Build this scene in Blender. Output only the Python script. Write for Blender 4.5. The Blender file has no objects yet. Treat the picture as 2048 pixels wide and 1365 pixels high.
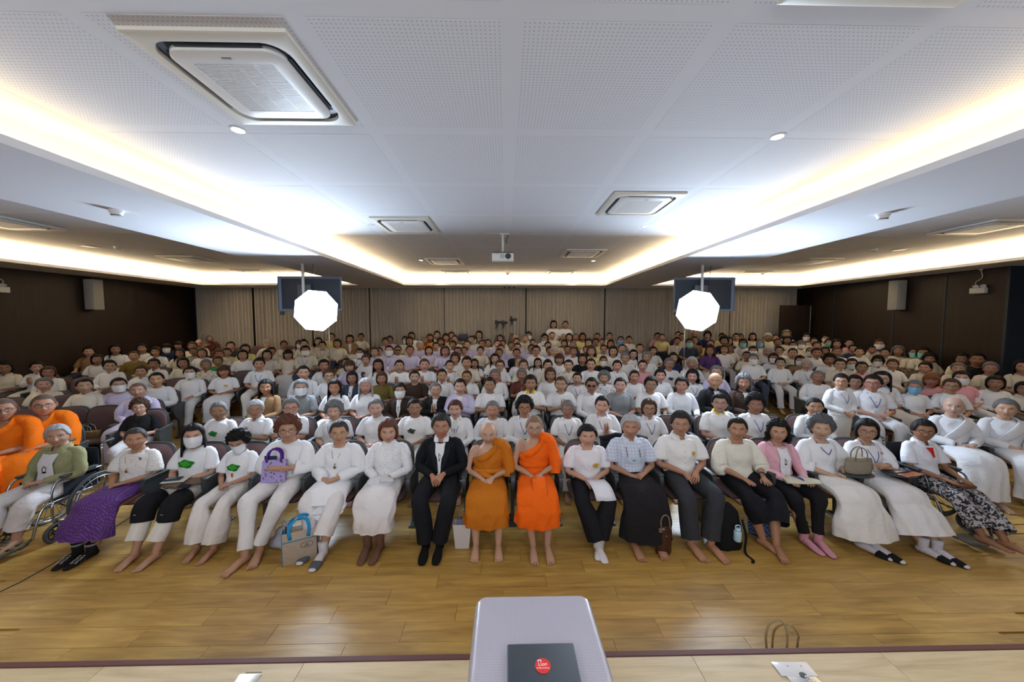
import bpy, math, random
import numpy as np
from mathutils import Vector, Matrix
C = bpy.context.scene.collection
S = bpy.context.scene
PI = math.pi
random.seed(5)
rng = np.random.RandomState(3)

# ---------------------------------------------------------------- camera, world, exposure
cam_d = bpy.data.cameras.new('camera'); cam = bpy.data.objects.new('camera', cam_d); C.objects.link(cam)
cam.location = (0, 0, 2.48)
cam.rotation_euler = (PI / 2 - math.atan(40.5 / 690), 0, -math.atan(13 / 690))
cam_d.sensor_width = 36; cam_d.lens = 690 / 2048 * 36; cam_d.clip_start = .05
S.camera = cam
S.view_settings.view_transform = 'Standard'; S.view_settings.look = 'None'
S.view_settings.gamma = 1; S.view_settings.use_curve_mapping = False
S.view_settings.exposure = 0.0
w = bpy.data.worlds.new('world'); S.world = w; w.use_nodes = True
w.node_tree.nodes['Background'].inputs[0].default_value = (.8, .85, 1, 1)
w.node_tree.nodes['Background'].inputs[1].default_value = .05

SOFT_E = 135      # octagonal softboxes
COVE_E = 4      # cove strips, W per metre
FILL_E = 42     # unseen fill lamps added above the platform
DOWN_E = 14      # downlights

def area(name, loc, rot, sx, sy, e, col):
    l = bpy.data.lights.new(name, 'AREA'); l.shape = 'RECTANGLE'; l.size = sx; l.size_y = sy; l.energy = e; l.color = col
    o = bpy.data.objects.new(name, l); o.location = loc; o.rotation_euler = rot; C.objects.link(o); return o

WARM = (1, .74, .42)
# cove light strips, lying in the troughs and shining up and inwards
for s in (-1, 1):
    area('cove_light', (s * 3.86, 2.4, 3.80), (PI, 0, 0), .10, 7.0, COVE_E * 7.0, WARM)
    area('cove_light', (s * 3.86, 9.1, 3.80), (PI, 0, 0), .10, 6.4, COVE_E * 3 * 6.4, WARM)
    area('cove_light', (s * 10.98, 7.0, 3.80), (PI, 0, 0), .10, 10.6, 27 * 10.6, WARM)
    area('cove_light', (s * 8.0, 12.75, 3.80), (PI, 0, 0), 5.2, .10, 20 * 5.2, WARM)
area('cove_light', (0, 12.75, 3.80), (PI, 0, 0), 7.2, .10, 20 * 7.2, WARM)
# unseen fill lamps added over the stage to light the audience from the front
for x in (-3.2, 0, 3.2):
    area('fill_lamp_light', (x, -1.36, 3.46), (math.radians(52), 0, 0), 1.2, .5, FILL_E, (1, .93, .84))

# ---------------------------------------------------------------- materials
def mat(name):
    m = bpy.data.materials.new(name); m.use_nodes = True
    nt = m.node_tree; return m, nt, nt.nodes['Principled BSDF']
def N(nt, t, **k):
    n = nt.nodes.new(t)
    for a, b in k.items():
        if a in n.inputs: n.inputs[a].default_value = b
        else: setattr(n, a, b)
    return n
def L(nt, a, b): nt.links.new(a, b)
def plain(name, col, rough=.5, metal=0, spec=None):
    m, nt, b = mat(name); b.inputs['Base Color'].default_value = (*col, 1)
    b.inputs['Roughness'].default_value = rough; b.inputs['Metallic'].default_value = metal; return m
def bump(nt, b, src, strength=.3, dist=.004):
    n = N(nt, 'ShaderNodeBump', Strength=strength, Distance=dist); L(nt, src, n.inputs['Height']); L(nt, n.outputs[0], b.inputs['Normal'])
def obj_col(name, rough=.5, metal=0, kind=None):
    """surface whose colour is the object's own colour"""
    m, nt, b = mat(name); oi = N(nt, 'ShaderNodeObjectInfo'); b.inputs['Roughness'].default_value = rough; b.inputs['Metallic'].default_value = metal
    col = oi.outputs['Color']; tc = N(nt, 'ShaderNodeTexCoord').outputs['Object']
    if kind == 'cloth':
        no = N(nt, 'ShaderNodeTexNoise', Scale=9., Detail=3.); L(nt, tc, no.inputs['Vector'])
        no.inputs['Distortion'].default_value = .6; bump(nt, b, no.outputs[0], .62, .03); b.inputs['Specular IOR Level'].default_value = .2
    if kind == 'lace':
        v = N(nt, 'ShaderNodeTexVoronoi', Scale=62.); L(nt, tc, v.inputs['Vector'])
        r = N(nt, 'ShaderNodeValToRGB'); r.color_ramp.elements[0].position = .12; r.color_ramp.elements[1].position = .34
        r.color_ramp.elements[0].color = (.55, .48, .44, 1); r.color_ramp.elements[1].color = (1, 1, 1, 1)
        L(nt, v.outputs['Distance'], r.inputs[0]); mx = N(nt, 'ShaderNodeMix', data_type='RGBA', blend_type='MULTIPLY'); mx.inputs[0].default_value = 1
        L(nt, col, mx.inputs[6]); L(nt, r.outputs[0], mx.inputs[7]); col = mx.outputs[2]; bump(nt, b, v.outputs['Distance'], .6, .004)
        b.inputs['Specular IOR Level'].default_value = .2
    if kind == 'hair':
        mp = N(nt, 'ShaderNodeMapping'); mp.inputs['Scale'].default_value = (90, 90, 7); L(nt, tc, mp.inputs[0])
        no = N(nt, 'ShaderNodeTexNoise', Scale=1., Detail=3.); L(nt, mp.outputs[0], no.inputs['Vector'])
        mx = N(nt, 'ShaderNodeMix', data_type='RGBA', blend_type='MULTIPLY'); mx.inputs[0].default_value = .6
        L(nt, col, mx.inputs[6]); L(nt, no.outputs[0], mx.inputs[7]); col = mx.outputs[2]; bump(nt, b, no.outputs[0], .8, .008); b.inputs['Specular IOR Level'].default_value = .22
    if kind in ('motif', 'plaid', 'batik', 'weave', 'sarong'):
        mp = N(nt, 'ShaderNodeMapping'); L(nt, tc, mp.inputs[0])
        mx = N(nt, 'ShaderNodeMix', data_type='RGBA'); r = N(nt, 'ShaderNodeValToRGB'); r.color_ramp.interpolation = 'CONSTANT'
        if kind == 'motif':      # small printed flowers
            v = N(nt, 'ShaderNodeTexVoronoi', Scale=24.); L(nt, tc, v.inputs['Vector']); L(nt, v.outputs['Distance'], r.inputs[0])
            r.color_ramp.elements[1].position = .28; r.color_ramp.elements[0].color = (1, 1, 1, 1); r.color_ramp.elements[1].color = (0, 0, 0, 1); c2 = (.18, .15, .16, 1)
        if kind == 'plaid':
            wv = N(nt, 'ShaderNodeTexWave', Scale=9.); L(nt, tc, wv.inputs['Vector']); w2 = N(nt, 'ShaderNodeTexWave', Scale=9., bands_direction='Z'); L(nt, tc, w2.inputs['Vector'])
            ad = N(nt, 'ShaderNodeMath', operation='ADD'); L(nt, wv.outputs['Fac'], ad.inputs[0]); L(nt, w2.outputs['Fac'], ad.inputs[1]); mu = N(nt, 'ShaderNodeMath', operation='MULTIPLY'); mu.inputs[1].default_value = .5; L(nt, ad.outputs[0], mu.inputs[0])
            L(nt, mu.outputs[0], r.inputs[0]); r.color_ramp.interpolation = 'LINEAR'; r.color_ramp.elements[0].color = (0, 0, 0, 1); r.color_ramp.elements[1].color = (.55, .55, .55, 1); c2 = (.30, .34, .48, 1)
        if kind == 'batik':      # black and white printed trousers
            no = N(nt, 'ShaderNodeTexNoise', Scale=26., Detail=3., Distortion=1.2); L(nt, tc, no.inputs['Vector']); L(nt, no.outputs[0], r.inputs[0])
            r.color_ramp.elements[1].position = .5; r.color_ramp.elements[0].color = (0, 0, 0, 1); r.color_ramp.elements[1].color = (1, 1, 1, 1); c2 = (.42, .38, .38, 1)
        if kind == 'weave':
            ck = N(nt, 'ShaderNodeTexChecker', Scale=46.); ck.inputs[1].default_value = (0, 0, 0, 1); ck.inputs[2].default_value = (1, 1, 1, 1); L(nt, tc, ck.inputs[0]); L(nt, ck.outputs[0], r.inputs[0])
            r.color_ramp.elements[1].position = .5; r.color_ramp.elements[0].color = (0, 0, 0, 1); r.color_ramp.elements[1].color = (1, 1, 1, 1); c2 = (.13, .25, .62, 1)
        if kind == 'sarong':     # fine woven rows of pale diamonds
            v = N(nt, 'ShaderNodeTexVoronoi', Scale=60.); v.inputs['Randomness'].default_value = 0; mp.inputs['Rotation'].default_value = (0, .78, 0); L(nt, mp.outputs[0], v.inputs['Vector']); L(nt, v.outputs['Distance'], r.inputs[0])
            r.color_ramp.elements[1].position = .26; r.color_ramp.elements[0].color = (.75, .75, .75, 1); r.color_ramp.elements[1].color = (0, 0, 0, 1); c2 = (.36, .22, .55, 1)
        L(nt, r.outputs[0], mx.inputs[0]); L(nt, col, mx.inputs[6]); mx.inputs[7].default_value = c2; col = mx.outputs[2]
    L(nt, col, b.inputs['Base Color']); return m
M = dict(cloth=obj_col('cloth', .85, kind='cloth'), lace=obj_col('lace', .85, kind='lace'), hair=obj_col('hair', .58, kind='hair'),
         plain=obj_col('plain', .55), gloss=obj_col('gloss', .2), metal=obj_col('metal', .28, 1), motif=obj_col('motif', .85, kind='motif'),
         plaid=obj_col('plaid', .85, kind='plaid'), batik=obj_col('batik', .85, kind='batik'), weave=obj_col('weave', .5, kind='weave'), sarong=obj_col('sarong', .75, kind='sarong'))
# skin: object colour, lips / brows / eyes from the face attribute
m, nt, b = mat('skin'); oi = N(nt, 'ShaderNodeObjectInfo'); at = N(nt, 'ShaderNodeAttribute', attribute_name='face'); sp = N(nt, 'ShaderNodeSeparateColor'); L(nt, at.outputs['Color'], sp.inputs[0])
c = oi.outputs['Color']
for i, cc in ((0, (.38, .09, .075, 1)), (2, (.70, .66, .62, 1)), (1, (.022, .015, .012, 1))):
    mx = N(nt, 'ShaderNodeMix', data_type='RGBA'); L(nt, sp.outputs[i], mx.inputs[0]); L(nt, c, mx.inputs[6]); mx.inputs[7].default_value = cc; c = mx.outputs[2]
L(nt, c, b.inputs['Base Color']); b.inputs['Roughness'].default_value = .48; b.inputs['Specular IOR Level'].default_value = .35
M['skin'] = m
def emis(name, col, e):
    m, nt, b = mat(name); b.inputs['Base Color'].default_value = (*col, 1); b.inputs['Emission Color'].default_value = (*col, 1); b.inputs['Emission Strength'].default_value = e; return m
M['soft_em'] = emis('softbox_diffuser', (.66, .81, 1), SOFT_E)
M['down_em'] = emis('downlight_lens', (1, .85, .62), 14)
M['lamp_em'] = emis('fill_lamp_lens', (1, .93, .84), 4)
M['paint'] = plain('ceiling_paint', (.74, .75, .78), .8)
M['ac'] = plain('ac_plastic', (.72, .70, .62), .45)
M['ac2'] = plain('ac_cover', (.80, .80, .78), .35)
M['dark'] = plain('dark_gap', (.03, .04, .055), .5)
M['chairshell'] = plain('chair_shell_plastic', (.045, .052, .052), .45)
M['brownstrip'] = plain('stage_edge_rubber', (.085, .022, .016), .6)
# perforated board
m, nt, b = mat('perforated_board'); tc = N(nt, 'ShaderNodeTexCoord'); mp = N(nt, 'ShaderNodeVectorMath', operation='SCALE'); mp.inputs['Scale'].default_value = 1 / .027
L(nt, tc.outputs['Object'], mp.inputs[0]); fr = N(nt, 'ShaderNodeVectorMath', operation='FRACTION'); L(nt, mp.outputs[0], fr.inputs[0])
sb = N(nt, 'ShaderNodeVectorMath', operation='SUBTRACT'); L(nt, fr.outputs[0], sb.inputs[0]); sb.inputs[1].default_value = (.5, .5, 0)
ml = N(nt, 'ShaderNodeVectorMath', operation='MULTIPLY'); L(nt, sb.outputs[0], ml.inputs[0]); ml.inputs[1].default_value = (1, 1, 0)
ln = N(nt, 'ShaderNodeVectorMath', operation='LENGTH'); L(nt, ml.outputs[0], ln.inputs[0])
lt = N(nt, 'ShaderNodeMath', operation='LESS_THAN'); L(nt, ln.outputs['Value'], lt.inputs[0]); lt.inputs[1].default_value = .2
mx = N(nt, 'ShaderNodeMix', data_type='RGBA'); L(nt, lt.outputs[0], mx.inputs[0]); mx.inputs[6].default_value = (.74, .75, .78, 1); mx.inputs[7].default_value = (.50, .52, .56, 1)
L(nt, mx.outputs[2], b.inputs['Base Color']); b.inputs['Roughness'].default_value = .8
M['perf'] = m
# plank wood
def wood(name, c1, c2, scale=1., brick=False, rough=.36):
    m, nt, b = mat(name); tc = N(nt, 'ShaderNodeTexCoord'); oi = N(nt, 'ShaderNodeObjectInfo'); src = tc.outputs['Object']
    ad = N(nt, 'ShaderNodeVectorMath', operation='ADD'); L(nt, src, ad.inputs[0])
    rm = N(nt, 'ShaderNodeMath', operation='MULTIPLY'); L(nt, oi.outputs['Random'], rm.inputs[0]); rm.inputs[1].default_value = 37.; L(nt, rm.outputs[0], ad.inputs[1])
    mp = N(nt, 'ShaderNodeMapping'); mp.inputs['Scale'].default_value = (1.6 * scale, 13 * scale, 1); L(nt, ad.outputs[0], mp.inputs[0])
    no = N(nt, 'ShaderNodeTexNoise', Scale=1.2, Detail=5., Distortion=.8); L(nt, mp.outputs[0], no.inputs['Vector'])
    mp2 = N(nt, 'ShaderNodeMapping'); mp2.inputs['Scale'].default_value = (5 * scale, 120 * scale, 1); L(nt, ad.outputs[0], mp2.inputs[0])
    n2 = N(nt, 'ShaderNodeTexNoise', Scale=1., Detail=2.); L(nt, mp2.outputs[0], n2.inputs['Vector'])
    a2 = N(nt, 'ShaderNodeMath', operation='MULTIPLY_ADD'); L(nt, n2.outputs[0], a2.inputs[0]); a2.inputs[1].default_value = .3; L(nt, no.outputs[0], a2.inputs[2])
    a3 = N(nt, 'ShaderNodeMath', operation='MULTIPLY_ADD'); L(nt, oi.outputs['Random'], a3.inputs[0]); a3.inputs[1].default_value = .16; L(nt, a2.outputs[0], a3.inputs[2])
    r = N(nt, 'ShaderNodeValToRGB'); r.color_ramp.elements[0].position = .38; r.color_ramp.elements[1].position = .95; r.color_ramp.elements[0].color = (*c1, 1); r.color_ramp.elements[1].color = (*c2, 1)
    L(nt, a3.outputs[0], r.inputs[0]); col = r.outputs[0]
    if brick:
        bt = N(nt, 'ShaderNodeTexBrick', Scale=1.); bt.inputs['Brick Width'].default_value = 1.03; bt.inputs['Row Height'].default_value = .178; bt.inputs['Mortar Size'].default_value = .002
        bt.inputs['Color1'].default_value = (1, 1, 1, 1); bt.inputs['Color2'].default_value = (.85, .85, .85, 1); bt.inputs['Mortar'].default_value = (.25, .2, .15, 1); L(nt, src, bt.inputs[0])
        mx = N(nt, 'ShaderNodeMix', data_type='RGBA', blend_type='MULTIPLY'); mx.inputs[0].default_value = 1; L(nt, col, mx.inputs[6]); L(nt, bt.outputs[0], mx.inputs[7]); col = mx.outputs[2]
    L(nt, col, b.inputs['Base Color']); b.inputs['Roughness'].default_value = rough; return m
M['plank'] = wood('plank_wood', (.25, .134, .025), (.52, .32, .080))
M['screen_em'] = emis('unseen_screen', (.55, .76, 1), 2.9)  # emission put in for bluish frontal light from an unseen screen
M['floorwood'] = wood('floor_wood', (.25, .134, .025), (.52, .32, .080), brick=True)
M['stagewood'] = wood('stage_wood', (.34, .25, .13), (.56, .45, .28))
M['veneer'] = wood('wall_veneer', (.018, .0095, .006), (.042, .023, .014), .5, rough=.5)
m, nt, b = mat('wall_veneer_v'); tc = N(nt, 'ShaderNodeTexCoord'); mp = N(nt, 'ShaderNodeMapping'); mp.inputs['Scale'].default_value = (9, 9, .5); L(nt, tc.outputs['Object'], mp.inputs[0])
no = N(nt, 'ShaderNodeTexNoise', Scale=2., Detail=4.); L(nt, mp.outputs[0], no.inputs['Vector']); r = N(nt, 'ShaderNodeValToRGB'); r.color_ramp.elements[0].color = (.011, .006, .004, 1); r.color_ramp.elements[1].color = (.032, .018, .011, 1)
L(nt, no.outputs[0], r.inputs[0]); L(nt, r.outputs[0], b.inputs['Base Color']); b.inputs['Roughness'].default_value = .5; M['veneer_v'] = m
m, nt, b = mat('upholstery'); tc = N(nt, 'ShaderNodeTexCoord'); no = N(nt, 'ShaderNodeTexNoise', Scale=220., Detail=2.); L(nt, tc.outputs['Object'], no.inputs['Vector'])
r = N(nt, 'ShaderNodeValToRGB'); r.color_ramp.elements[0].color = (.085, .045, .043, 1); r.color_ramp.elements[1].color = (.20, .12, .12, 1); L(nt, no.outputs[0], r.inputs[0]); L(nt, r.outputs[0], b.inputs['Base Color']); b.inputs['Roughness'].default_value = .9; M['uphol'] = m
m, nt, b = mat('drape'); tc = N(nt, 'ShaderNodeTexCoord'); mp = N(nt, 'ShaderNodeMapping'); mp.inputs['Scale'].default_value = (14, 1, .3); L(nt, tc.outputs['Object'], mp.inputs[0])
no = N(nt, 'ShaderNodeTexNoise', Scale=1., Detail=3.); L(nt, mp.outputs[0], no.inputs['Vector']); r = N(nt, 'ShaderNodeValToRGB'); r.color_ramp.elements[0].color = (.40, .355, .29, 1); r.color_ramp.elements[1].color = (.60, .55, .46, 1); L(nt, no.outputs[0], r.inputs[0]); L(nt, r.outputs[0], b.inputs['Base Color']); b.inputs['Roughness'].default_value = .9; M['drape'] = m
m, nt, b = mat('table_cover'); tc = N(nt, 'ShaderNodeTexCoord'); ck = N(nt, 'ShaderNodeTexBrick', Scale=1.); ck.inputs['Brick Width'].default_value = .0085; ck.inputs['Row Height'].default_value = .0085; ck.inputs['Mortar Size'].default_value = .0012
ck.offset = .0; ck.inputs['Color1'].default_value = (.43, .42, .49, 1); ck.inputs['Color2'].default_value = (.43, .42, .49, 1); ck.inputs['Mortar'].default_value = (.385, .375, .455, 1); L(nt, tc.outputs['Object'], ck.inputs[0])
no = N(nt, 'ShaderNodeTexNoise', Scale=7., Detail=5.); L(nt, tc.outputs['Object'], no.inputs['Vector'])
L(nt, ck.outputs[0], b.inputs['Base Color']); b.inputs['Roughness'].default_value = .22; b.inputs['Coat Weight'].default_value = .6; b.inputs['Coat Roughness'].default_value = .1; bump(nt, b, no.outputs[0], .5, .012); M['cover'] = m

# ---------------------------------------------------------------- mesh helpers
class MB:
    def __init__(s): s.v = []; s.f = []; s.n = 0; s.attr = {}
    def add(s, V, Fs):
        V = np.asarray(V, float); s.v.append(V); o = s.n; s.f += [tuple(i + o for i in q) for q in Fs]; s.n += len(V); return o
    def xf(s, Mx): s.v = [v @ np.array(Mx)[:3, :3].T + np.array(Mx)[:3, 3] for v in s.v]
    def box(s, x0, y0, z0, x1, y1, z1):
        V = [(x, y, z) for z in (z0, z1) for y in (y0, y1) for x in (x0, x1)]
        s.add(V, [(0, 2, 3, 1), (4, 5, 7, 6), (0, 1, 5, 4), (2, 6, 7, 3), (0, 4, 6, 2), (1, 3, 7, 5)]); return s
    def bbox(s, x0, y0, z0, x1, y1, z1, b=.01):
        """box with bevelled edges"""
        pts = []
        cx, cy, cz = (x0 + x1) / 2, (y0 + y1) / 2, (z0 + z1) / 2; hx, hy, hz = abs(x1 - x0) / 2, abs(y1 - y0) / 2, abs(z1 - z0) / 2; b = min(b, hx * .99, hy * .99, hz * .99)
        rings = []
        for z, i in ((-hz, b), (-hz + b * .3, b * .3), (-hz + b, 0), (hz - b, 0), (hz - b * .3, b * .3), (hz, b)):
            r = []
            for q in range(4):
                sx, sy = ((1, 1), (-1, 1), (-1, -1), (1, -1))[q]
                for a in (0, 45, 90):
                    t = math.radians(a + 90 * q); r.append((cx + sx * (hx - b) + (b - i) * math.cos(t), cy + sy * (hy - b) + (b - i) * math.sin(t), cz + z))
            rings.append(r)
        n = 12; V = [p for r in rings for p in r]
        F = [(i * n + j, i * n + (j + 1) % n, (i + 1) * n + (j + 1) % n, (i + 1) * n + j) for i in range(5) for j in range(n)]
        F += [tuple(range(n))[::-1], tuple(range(5 * n, 6 * n))]; s.add(V, F); return s
    def prism(s, poly, axis, a, b2):
        """poly: 2D outline, extruded along axis from a to b2"""
        n = len(poly)
        def P(p, q): return {'x': (q, p[0], p[1]), 'y': (p[0], q, p[1]), 'z': (p[0], p[1], q)}[axis]
        V = [P(p, a) for p in poly] + [P(p, b2) for p in poly]
        s.add(V, [tuple(range(n))[::-1], tuple(range(n, 2 * n))] + [(i, (i + 1) % n, n + (i + 1) % n, n + i) for i in range(n)]); return s
    def tube(s, pts, rx, ry=None, n=12, k=3, side=(1, 0, 0), caps=(1, 1), fold=None):
        pts = np.asarray(pts, float); m = len(pts); rx = np.broadcast_to(np.asarray(rx, float), (m,)); ry = rx if ry is None else np.broadcast_to(np.asarray(ry, float), (m,))
        D = np.column_stack([pts, rx, ry])
        if m > 2 and k > 1:
            E = np.vstack([2 * D[0] - D[1], D, 2 * D[-1] - D[-2]]); out = []
            for i in range(1, m):
                p0, p1, p2, p3 = E[i - 1], E[i], E[i + 1], E[i + 2]
                for j in range(k):
                    t = j / k; out.append(.5 * (2 * p1 + (p2 - p0) * t + (2 * p0 - 5 * p1 + 4 * p2 - p3) * t * t + (3 * p1 - p0 - 3 * p2 + p3) * t ** 3))
            out.append(E[m]); D = np.array(out)
        D[:, 3:] = np.maximum(D[:, 3:], 1e-4)
        P = D[:, :3]; T = np.gradient(P, axis=0); T /= np.linalg.norm(T, axis=1)[:, None] + 1e-9
        if side is None:
            a = np.array((1., 0, 0)) if abs(T[0][0]) < .8 else np.array((0, 1., 0)); Sd = []
            for t in T: a = a - t * (a @ t); a /= np.linalg.norm(a); Sd.append(a)
            Sd = np.array(Sd)
        else:
            Sd = np.array(side, float)[None] - T * (T @ np.array(side, float))[:, None]; Sd /= np.linalg.norm(Sd, axis=1)[:, None] + 1e-9
        U = np.cross(Sd, T); th = np.linspace(0, 2 * PI, n, endpoint=False); mm = len(P)
        V = P[:, None] + Sd[:, None] * (np.cos(th)[None, :, None] * D[:, 3][:, None, None]) + U[:, None] * (np.sin(th)[None, :, None] * D[:, 4][:, None, None])
        if fold is not None:
            A, fr, g0 = fold; tt = np.linspace(0, 1, mm) ** g0; dr = V - P[:, None]; dr /= np.linalg.norm(dr, axis=2)[:, :, None] + 1e-9
            V = V + dr * (A * tt[:, None] * np.sin(fr * th[None] + 1.7 * np.sin(2 * th[None] + 4 * tt[:, None])))[:, :, None]
        V = V.reshape(-1, 3)
        F = [(i * n + j, i * n + (j + 1) % n, (i + 1) * n + (j + 1) % n, (i + 1) * n + j) for i in range(mm - 1) for j in range(n)]
        if caps[0]: F.append(tuple(range(n))[::-1])
        if caps[1]: F.append(tuple(range((mm - 1) * n, mm * n)))
        s.add(V, F); return s
    def ball(s, c, r, n=12, m=8, sc=(1, 1, 1)):
        V = []; F = []
        for i in range(m + 1):
            e = -PI / 2 + PI * i / m
            for j in range(n): a = 2 * PI * j / n; V.append((c[0] + r * sc[0] * math.cos(e) * math.cos(a), c[1] + r * sc[1] * math.cos(e) * math.sin(a), c[2] + r * sc[2] * math.sin(e)))
        F = [(i * n + j, i * n + (j + 1) % n, (i + 1) * n + (j + 1) % n, (i + 1) * n + j) for i in range(m) for j in range(n)]
        s.add(V, F); return s
    def cyl(s, p, q, r, n=16, r2=None): return s.tube([p, q], [r, r if r2 is None else r2], n=n, side=None)
    def wob(s, amp=.004, fr=14.):
        """irregular cloth surface"""
        for v in s.v:
            if len(v) < 20: continue
            ph = np.sin(v[:, [0]] * fr + v[:, [2]] * fr * 1.7 + 1) * np.sin(v[:, [1]] * fr * 1.3 - v[:, [2]] * fr * .8) + .6 * np.sin(v[:, [0]] * fr * 2.3 + v[:, [1]] * fr * 2 - v[:, [2]] * fr * 2.7)
            c = v.mean(0); d = v - c; d /= np.linalg.norm(d, axis=1)[:, None] + 1e-6; v += d * ph * amp
        return s
    def mesh(s, name, m, smooth=True, face=None):
        me = bpy.data.meshes.new(name); V = np.vstack(s.v); me.from_pydata(V.tolist(), [], s.f)
        me.materials.append(m if not isinstance(m, str) else M[m])
        if smooth: me.polygons.foreach_set('use_smooth', [True] * len(me.polygons))
        if smooth == 'a':
            try: me.set_sharp_from_angle(angle=math.radians(40))
            except Exception: pass
        if face is not None:
            a = me.color_attributes.new('face', 'FLOAT_COLOR', 'POINT'); A = np.ones((len(V), 4)); A[:, :3] = 0; A[:len(face), :3] = face; a.data.foreach_set('color', A.ravel())
        me.update(); return me
def obj(name, me, parent=None, loc=(0, 0, 0), rot=(0, 0, 0), col=None, sc=None):
    o = bpy.data.objects.new(name, me); C.objects.link(o); o.location = loc; o.rotation_euler = rot
    if parent: o.parent = parent
    if col: o.color = (*col[:3], 1)
    if sc is not None: o.scale = sc if hasattr(sc, '__len__') else (sc,) * 3
    return o
def tag(o, label=None, cat=None, group=None, kind=None):
    if label: o['label'] = label
    if cat: o['category'] = cat
    if group: o['group'] = group
    if kind: o['kind'] = kind
    return o
def thing(name, label, cat, loc=(0, 0, 0), rz=0, group=None, sc=None):
    return tag(obj(name, None, None, loc, (0, 0, rz), sc=sc), label, cat, group)
def struct(name, mb, m, label, parent=None, smooth=False):
    return tag(obj(name, mb.mesh(name, m, smooth), parent), label, None, None, 'structure')
ORD = 'leftmost second third fourth fifth sixth seventh eighth ninth tenth eleventh twelfth thirteenth fourteenth fifteenth sixteenth seventeenth eighteenth nineteenth twentieth'.split()
def srgb(r, g, b2): return tuple((x / 255 / 12.92 if x / 255 <= .04045 else ((x / 255 + .055) / 1.055) ** 2.4) for x in (r, g, b2))
def FZ(y): return max(0, (y - 5.4) * .1)

# ---------------------------------------------------------------- room
XL, XR, YB = -12.0, 11.7, 13.6; ZS, ZC = 3.75, 4.15; YN = -4
fl = MB().box(XL - .2, 1.7, -.12, XR + .2, 5.4, -.012).mesh('floor', 'floorwood', False); floor = tag(obj('floor', fl), 'honey coloured wood plank hall floor rising gently to the back', None, None, 'structure')
mb = MB(); mb.add([(XL - .2, 5.4, -.012), (XR + .2, 5.4, -.012), (XR + .2, YB + .2, .808), (XL - .2, YB + .2, .808), (XL - .2, 5.4, -.13), (XR + .2, 5.4, -.13), (XR + .2, YB + .2, .68), (XL - .2, YB + .2, .68)], [(0, 1, 2, 3), (7, 6, 5, 4), (0, 4, 5, 1), (1, 5, 6, 2), (2, 6, 7, 3), (3, 7, 4, 0)])
obj('sloping_floor', mb.mesh('sloping_floor', 'floorwood', False), floor)
PW, PL = .178, 1.03
pm = MB().bbox(-PL / 2 + .0012, -PW / 2 + .0009, -.011, PL / 2 - .0012, PW / 2 - .0009, 0, .0008).mesh('plank', 'plank', False)
def planks(parent, y0, y1, z, me, off0=.31):
    j = 0; y = y0
    while y < y1:
        half = 1.52 * (y + .1) + .3 if z == 0 else 1.5 * (y + .3) + .3; o = (off0 + j * .39) % 1 * PL; k0 = math.ceil((-min(half, -XL) - o) / PL)
        x = k0 * PL + o
        while x < min(half, XR):
            obj('plank', me, parent, (x, y + PW / 2, z)); x += PL
        y += PW; j += 1
planks(floor, 2.36, 5.35, 0, pm)
st = struct('stage', MB().box(-9, YN, 0, 9, 1.735, .668), 'brownstrip', 'raised wooden stage the photograph is taken from')
sm = MB().bbox(-PL / 2 + .001, -PW / 2 + .0008, -.011, PL / 2 - .001, PW / 2 - .0008, 0, .0008).mesh('plank', 'stagewood', False)
planks(st, .667, 1.73, .68, sm, .52)
nm = MB().bbox(-9, 1.735, .60, 9, 1.768, .683, .004).mesh('stage_nosing', 'brownstrip', False)
tag(obj('stage_nosing', nm, st), 'dark red-brown edge strip')
def wall(name, box, label): return struct(name, MB().box(*box), 'veneer_v', label)
wall('wall_left', (XL - .2, YN, 0, XL, YB + .2, 4.4), 'dark brown wood veneer wall on the left')
wr = wall('wall_right', (XR, 7.9, 0, XR + .2, YB + .2, 4.4), 'dark brown wood veneer wall on the right')
struct('wall_right_recess', MB().box(XR + .5, YN, 0, XR + .7, 7.9, 4.4).box(XR, 7.85, 0, XR + .7, 7.9, 4.4), 'dark', 'almost black recessed stretch at the near end of the right wall')
struct('wall_back', MB().box(XL, YB, 0, XR, YB + .2, 4.4), 'veneer_v', 'dark wood wall behind the curtains')
struct('wall_front', MB().box(XL, YN - .2, 0, XR + .6, YN, 4.4), M['paint'], 'pale wall behind the stage')
for y in (12.1, 10.2, 9.0): obj('panel_joint', MB().box(XR - .012, y, .5, XR + .001, y + .03, ZS).mesh('panel_joint', 'dark', False), wr)
# ceiling slab, soffits, lips
ce = struct('ceiling', MB().box(XL, YN, ZC, XR + .6, YB, ZC + .15), 'paint', 'white ceiling with raised coffers and perforated boards')
def part(name, parent, mb, m, label=None, smooth=False, col=None):
    o = obj(name, mb.mesh(name, m, smooth), parent, col=col)
    if label: o['label'] = label
    return o
for s in (-1, 1):
    wx = XL if s < 0 else XR + .6
    part('soffit', ce, MB().box(s * 4.1, YN, ZS, s * 5.25, 13.0, ZC), 'paint', 'plain dropped soffit')
    part('soffit', ce, MB().box(s * 11.2, YN, ZS, wx, 13.0, ZC), 'paint', 'plain dropped soffit')
    part('cove_lip', ce, MB().box(s * 3.6, YN, ZS, s * 4.1, 12.5, ZS + .02).box(s * 3.6, YN, ZS + .02, s * 3.615, 12.5, ZS + .065), 'paint', 'cove lip')
    part('cove_lip', ce, MB().box(s * 10.75, YN, ZS, s * 11.2, 12.5, ZS + .02).box(s * 10.75, YN, ZS + .02, s * 10.765, 12.5, ZS + .065), 'paint', 'cove lip')
    part('cove_lip', ce, MB().box(s * 5.25, 12.5, ZS, s * 11.2, 13.0, ZS + .02).box(s * 5.25, 12.5, ZS + .02, s * 10.765, 12.515, ZS + .065), 'paint', 'cove lip')
part('soffit', ce, MB().box(XL, 13.0, ZS, XR, YB, ZC), 'paint', 'plain dropped soffit at the back')
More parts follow.
